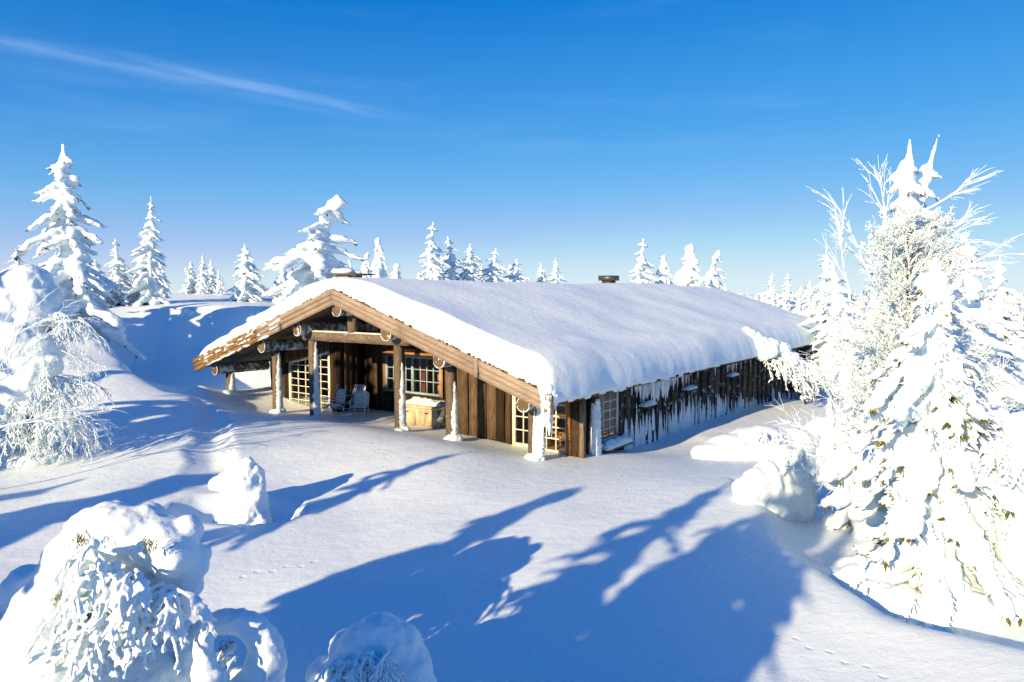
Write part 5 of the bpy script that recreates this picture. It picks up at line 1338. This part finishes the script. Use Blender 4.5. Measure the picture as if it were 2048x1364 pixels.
# bent birch lying over the right eave
def bent_birch():
    base = ground_pt(1612, 800, 33.5); o = empty('bent_birch', base, 0, 'birch bowed over the right eave, its snowy crown hanging down before the dark wall', 'tree')
    W = [G(1612, 812, 33.3), G(1600, 760, 32.6), G(1582, 725, 32.0), G(1552, 700, 31.3), G(1520, 680, 31.0), G(1490, 662, 31.0)]
    P = np.array([to_local(w, base) for w in W]); t = np.linspace(0, 1, 30); idx = np.linspace(0, 1, len(P)); C = np.stack([np.interp(t, idx, P[:, k]) for k in range(3)], -1)
    b = MB(); b.tube(C, .07 * (1 - .6 * t), 7); b.build('trunk', 'bark', o, True)
    r = np.random.RandomState(3); B = []
    for k, c in enumerate(C):
        f = t[k]; rad = (.16 + .30 * math.sin(min(1, f * 1.15) * math.pi) ** 2) * r.uniform(.8, 1.2) if f > .25 else .15
        B.append([*(c + r.uniform(-.06, .06, 3) + [0, 0, rad * .3]), rad * 1.1, rad, rad * .8, 0, 0])
    for px, py, rp in ((1515, 690, 16), (1525, 710, 14), (1540, 700, 18), (1585, 722, 12), (1575, 745, 9), (1500, 668, 12)): B.append(blob_at(base, px, py, 31.0, rp))
    V, F = blobs_to_arrays(B); link('snow_cover', remesh('snow_cover', V, F, .05, 'snow', 2, ((.2, .12), (.08, .05))), o)
    b = MB(); 
    for px, py, n, L in ((1535, 725, 8, 1.2), (1555, 730, 10, 1.4), (1575, 745, 10, 1.4), (1590, 735, 8, 1.3), (1600, 730, 8, 1.4), (1560, 715, 8, 1.2)):
        for q in range(n): frond(b, local(base, px + r.uniform(-14, 14), py + r.uniform(-12, 6), 31.2), r.uniform(-1.6, 0.5), L * r.uniform(.6, 1.2), r, .022)
    b.build('boughs', 'frosted_twig', o, True)['kind'] = 'stuff'
bent_birch()
# small snow-buried plants on the right, in front of the cabin's side
def right_bits():
    r = np.random.RandomState(77)
    def buried(label, px, py, d, Bl, fr=(), vox=.035, name='buried_shrub', cat='shrub', disp=((.2, .08), (.07, .03)), th=.015):
        o = ground_pt(px, py, d); B = [blob_at(o, *b) for b in Bl]; F = [(local(o, a + r.uniform(-10, 10), b + r.uniform(-8, 8), dd), r.uniform(-2.6, -.6), L * r.uniform(.6, 1.2)) for a, b, dd, n, L in fr for _ in range(n)]
        laden(name, label, o, B, F, vox, px, disp, cat, None, 'snow buried plants right of the cabin', [(local(o, a, b, dd - .05), 14, .04) for a, b, dd, n, L in fr], th)
    def hump(label, name, cat, items, fr, vox, sm):
        x0, y0, _ = G(items[0][0], 800, items[0][1]); o = (x0, y0, gz(x0, y0)); B = []
        for px, d, rx, ry, h in items:
            x, y, _ = G(px, 800, d); z = gz(x, y); B.append([x - o[0], y - o[1], z - o[2] + h * .3, rx, ry, h * .7, 0, 0])
        e = empty(name, o, 0, label, cat, 'snow buried plants right of the cabin'); V, F = blobs_to_arrays(B, ICO3)
        link('snow_cover', remesh('snow_cover', V, F, vox, 'snow', sm, ((.5, .12), (.15, .04))), e)
        if fr:
            b = MB()
            for a_, py, dd, n, L in fr:
                for _ in range(n): frond(b, local(o, a_ + r.uniform(-10, 10), py + r.uniform(-8, 8), dd), r.uniform(-2.6, -.6), L * r.uniform(.6, 1.2), r, .014)
            b.build('boughs', 'frosted_twig', e, True)['kind'] = 'stuff'
    hump('long low snow mound over bushes before the dark side wall', 'buried_shrub', 'shrub', [(1520, 21.2, 1.2, .8, .95), (1465, 20.8, .9, .7, .7), (1575, 21.5, 1.0, .8, .85), (1430, 20.6, .7, .6, .45), (1610, 21.8, .7, .7, .6), (1540, 20.6, .7, .5, .6)], ((1520, 868, 20.4, 9, .35), (1552, 872, 20.3, 8, .3)), .05, 10)
    hump('arched snow hood of a bowed sapling in the shade left of the snow ghost', 'buried_shrub', 'shrub', [(1535, 14.9, .42, .45, 1.0), (1560, 15.1, .40, .45, 1.25), (1590, 15.2, .36, .4, 1.28), (1515, 14.7, .36, .4, .7), (1612, 15.2, .28, .3, 1.1), (1500, 14.6, .3, .35, .45)], ((1600, 905, 14.75, 12, .45), (1585, 912, 14.7, 8, .4)), .04, 8)
    Bl = [(1659, 800, 15.0, 5), (1659, 812, 15.0, 7), (1660, 826, 15.0, 9), (1661, 842, 15.0, 11), (1660, 860, 15.0, 12), (1672, 872, 15, 16), (1685, 880, 15, 18), (1655, 885, 15, 15), (1648, 905, 15, 17), (1692, 900, 15, 16), (1643, 930, 14.9, 15), (1665, 915, 14.9, 18), (1655, 945, 14.9, 16), (1690, 925, 15, 13), (1700, 945, 15, 10), (1640, 955, 14.8, 13), (1665, 960, 14.8, 22)]
    buried('thin little spruce with a snow candle top left of the snow ghost', 1660, 960, 15, Bl, ((1690, 935, 14.9, 6, .25),), .03, 'spruce_sapling', 'tree', ((.1, .05), (.04, .02)))
    buried('snow plastered sapling leaning right against the snow ghost', 1740, 960, 12.6, [(1725, 965, 12.5, 18), (1733, 940, 12.5, 18), (1742, 915, 12.5, 17), (1752, 890, 12.6, 16), (1760, 870, 12.6, 15), (1768, 850, 12.7, 15), (1720, 990, 12.5, 22), (1730, 1010, 12.4, 26), (1715, 1025, 12.4, 20)], (), .03, 'spruce_sapling', 'tree', ((.14, .06), (.05, .02)))
    hump('round snow boss between the sapling and the cabin end', 'buried_shrub', 'shrub', [(1725, 18, .5, .5, 1.1), (1745, 18.1, .4, .4, 1.2), (1705, 18, .45, .45, .7)], (), .045, 8)
    hump('low snow drift hump under the combed birch thicket', 'buried_shrub', 'shrub', [(1650, 23, .8, .6, .9), (1680, 23, .8, .6, 1.0), (1710, 23, .7, .6, .8)], (), .05, 8)
    # right edge: boughs that droop into the picture
    o = ground_pt(2075, 1000, 10.5)
    B = [blob_at(o, px, py, 10.4, rp) for px, py, rp in ((2050, 860, 40), (2035, 880, 26), (2070, 900, 60), (2080, 1000, 70), (2055, 1030, 34), (2090, 1100, 90), (2040, 905, 18))]
    F = [(local(o, px + r.uniform(-14, 14), py + r.uniform(-14, 14), 10.3), r.uniform(2.4, 4.6), L * r.uniform(.6, 1.2)) for px, py, n, L in ((2030, 885, 22, .55), (2018, 900, 12, .5), (2040, 1030, 12, .35), (2045, 930, 10, .5)) for _ in range(n)]
    laden('spruce_tree', 'snowy spruce whose frosted boughs droop in at the right edge', o, B, F, .035, 13, ((.18, .07), (.06, .02)), 'tree', ([[.3, 0, -.3], [.3, 0, 2.0]], [.08, .03]), 'snowy spruces around the cabin', [(local(o, 2030, 900, 10.3), 20, .05)], .015)
right_bits()
# small stick of snow in the shaded slope on the left hill
o = ground_pt(372, 628, 36.5)
laden('snow_clump', 'small lit snow clump on the rim above the blue hollow', o, [blob_at(o, px, py, 36.5, rp) for px, py, rp in ((372, 622, 7), (382, 626, 6), (365, 630, 6), (390, 630, 4))], [], .05, 5, ((.15, .1),), 'clump')

# ------------------------------------------------------------------ far-off woods
def far_forest():
    r = np.random.RandomState(55); n = 5200
    ang = r.uniform(-.75, .78, n); ds = 75 * np.exp(r.rand(n) ** .8 * math.log(2600 / 75)); x = np.sin(ang) * ds; y = np.cos(ang) * ds
    keep = ~((x < 8) & (ds < 160)) & ~((x < 20) & (ds < 90)); x = x[keep]; y = y[keep]; ds = ds[keep]
    g = terrain(x, y); n = len(x); h = r.uniform(2.5, 6.5, n) * (1 + .3 * (ds > 400)); w = h * r.uniform(.13, .24, n) * (1 + (ds > 300))
    prof = [(0, .8), (.24, 1.0), (.30, .6), (.52, .66), (.60, .36), (1.0, .03)]; m = 4
    V = np.empty((n, len(prof), m, 3)); ph = r.rand(n) * 6.28
    for k, (t, q) in enumerate(prof):
        for j in range(m):
            a = ph + j * 6.283 / m; rr = w * q * r.uniform(.65, 1.25, n)
            V[:, k, j, 0] = x + rr * np.cos(a); V[:, k, j, 1] = y + rr * np.sin(a); V[:, k, j, 2] = g - .3 + h * (t + r.uniform(-.03, .03, n))
    K = len(prof); Q = []
    for k in range(K - 1):
        for j in range(m): Q.append([k * m + j, k * m + (j + 1) % m, (k + 1) * m + (j + 1) % m, (k + 1) * m + j])
    F = (np.array(Q)[None] + (np.arange(n) * K * m)[:, None, None]).reshape(-1, 4)
    o = link('far_forest', np_mesh('far_forest', V.reshape(-1, 3), F, 'far_tree', False)); tag(o, 'far off snow covered woodland out to the horizon', 'forest', None, 'stuff')
def m_far(nt, out):
    b = princ(nt, out, None, 0.8, 0.1)
    nt.links.new(ramp(nt, noise(nt, objco(nt), .9, 4, .7), [(0.34, (0.20, 0.20, 0.16)), (0.48, (0.72, 0.73, 0.72)), (0.6, SNOW)]), b.inputs['Base Color'])
mat('far_tree', m_far)
far_forest()
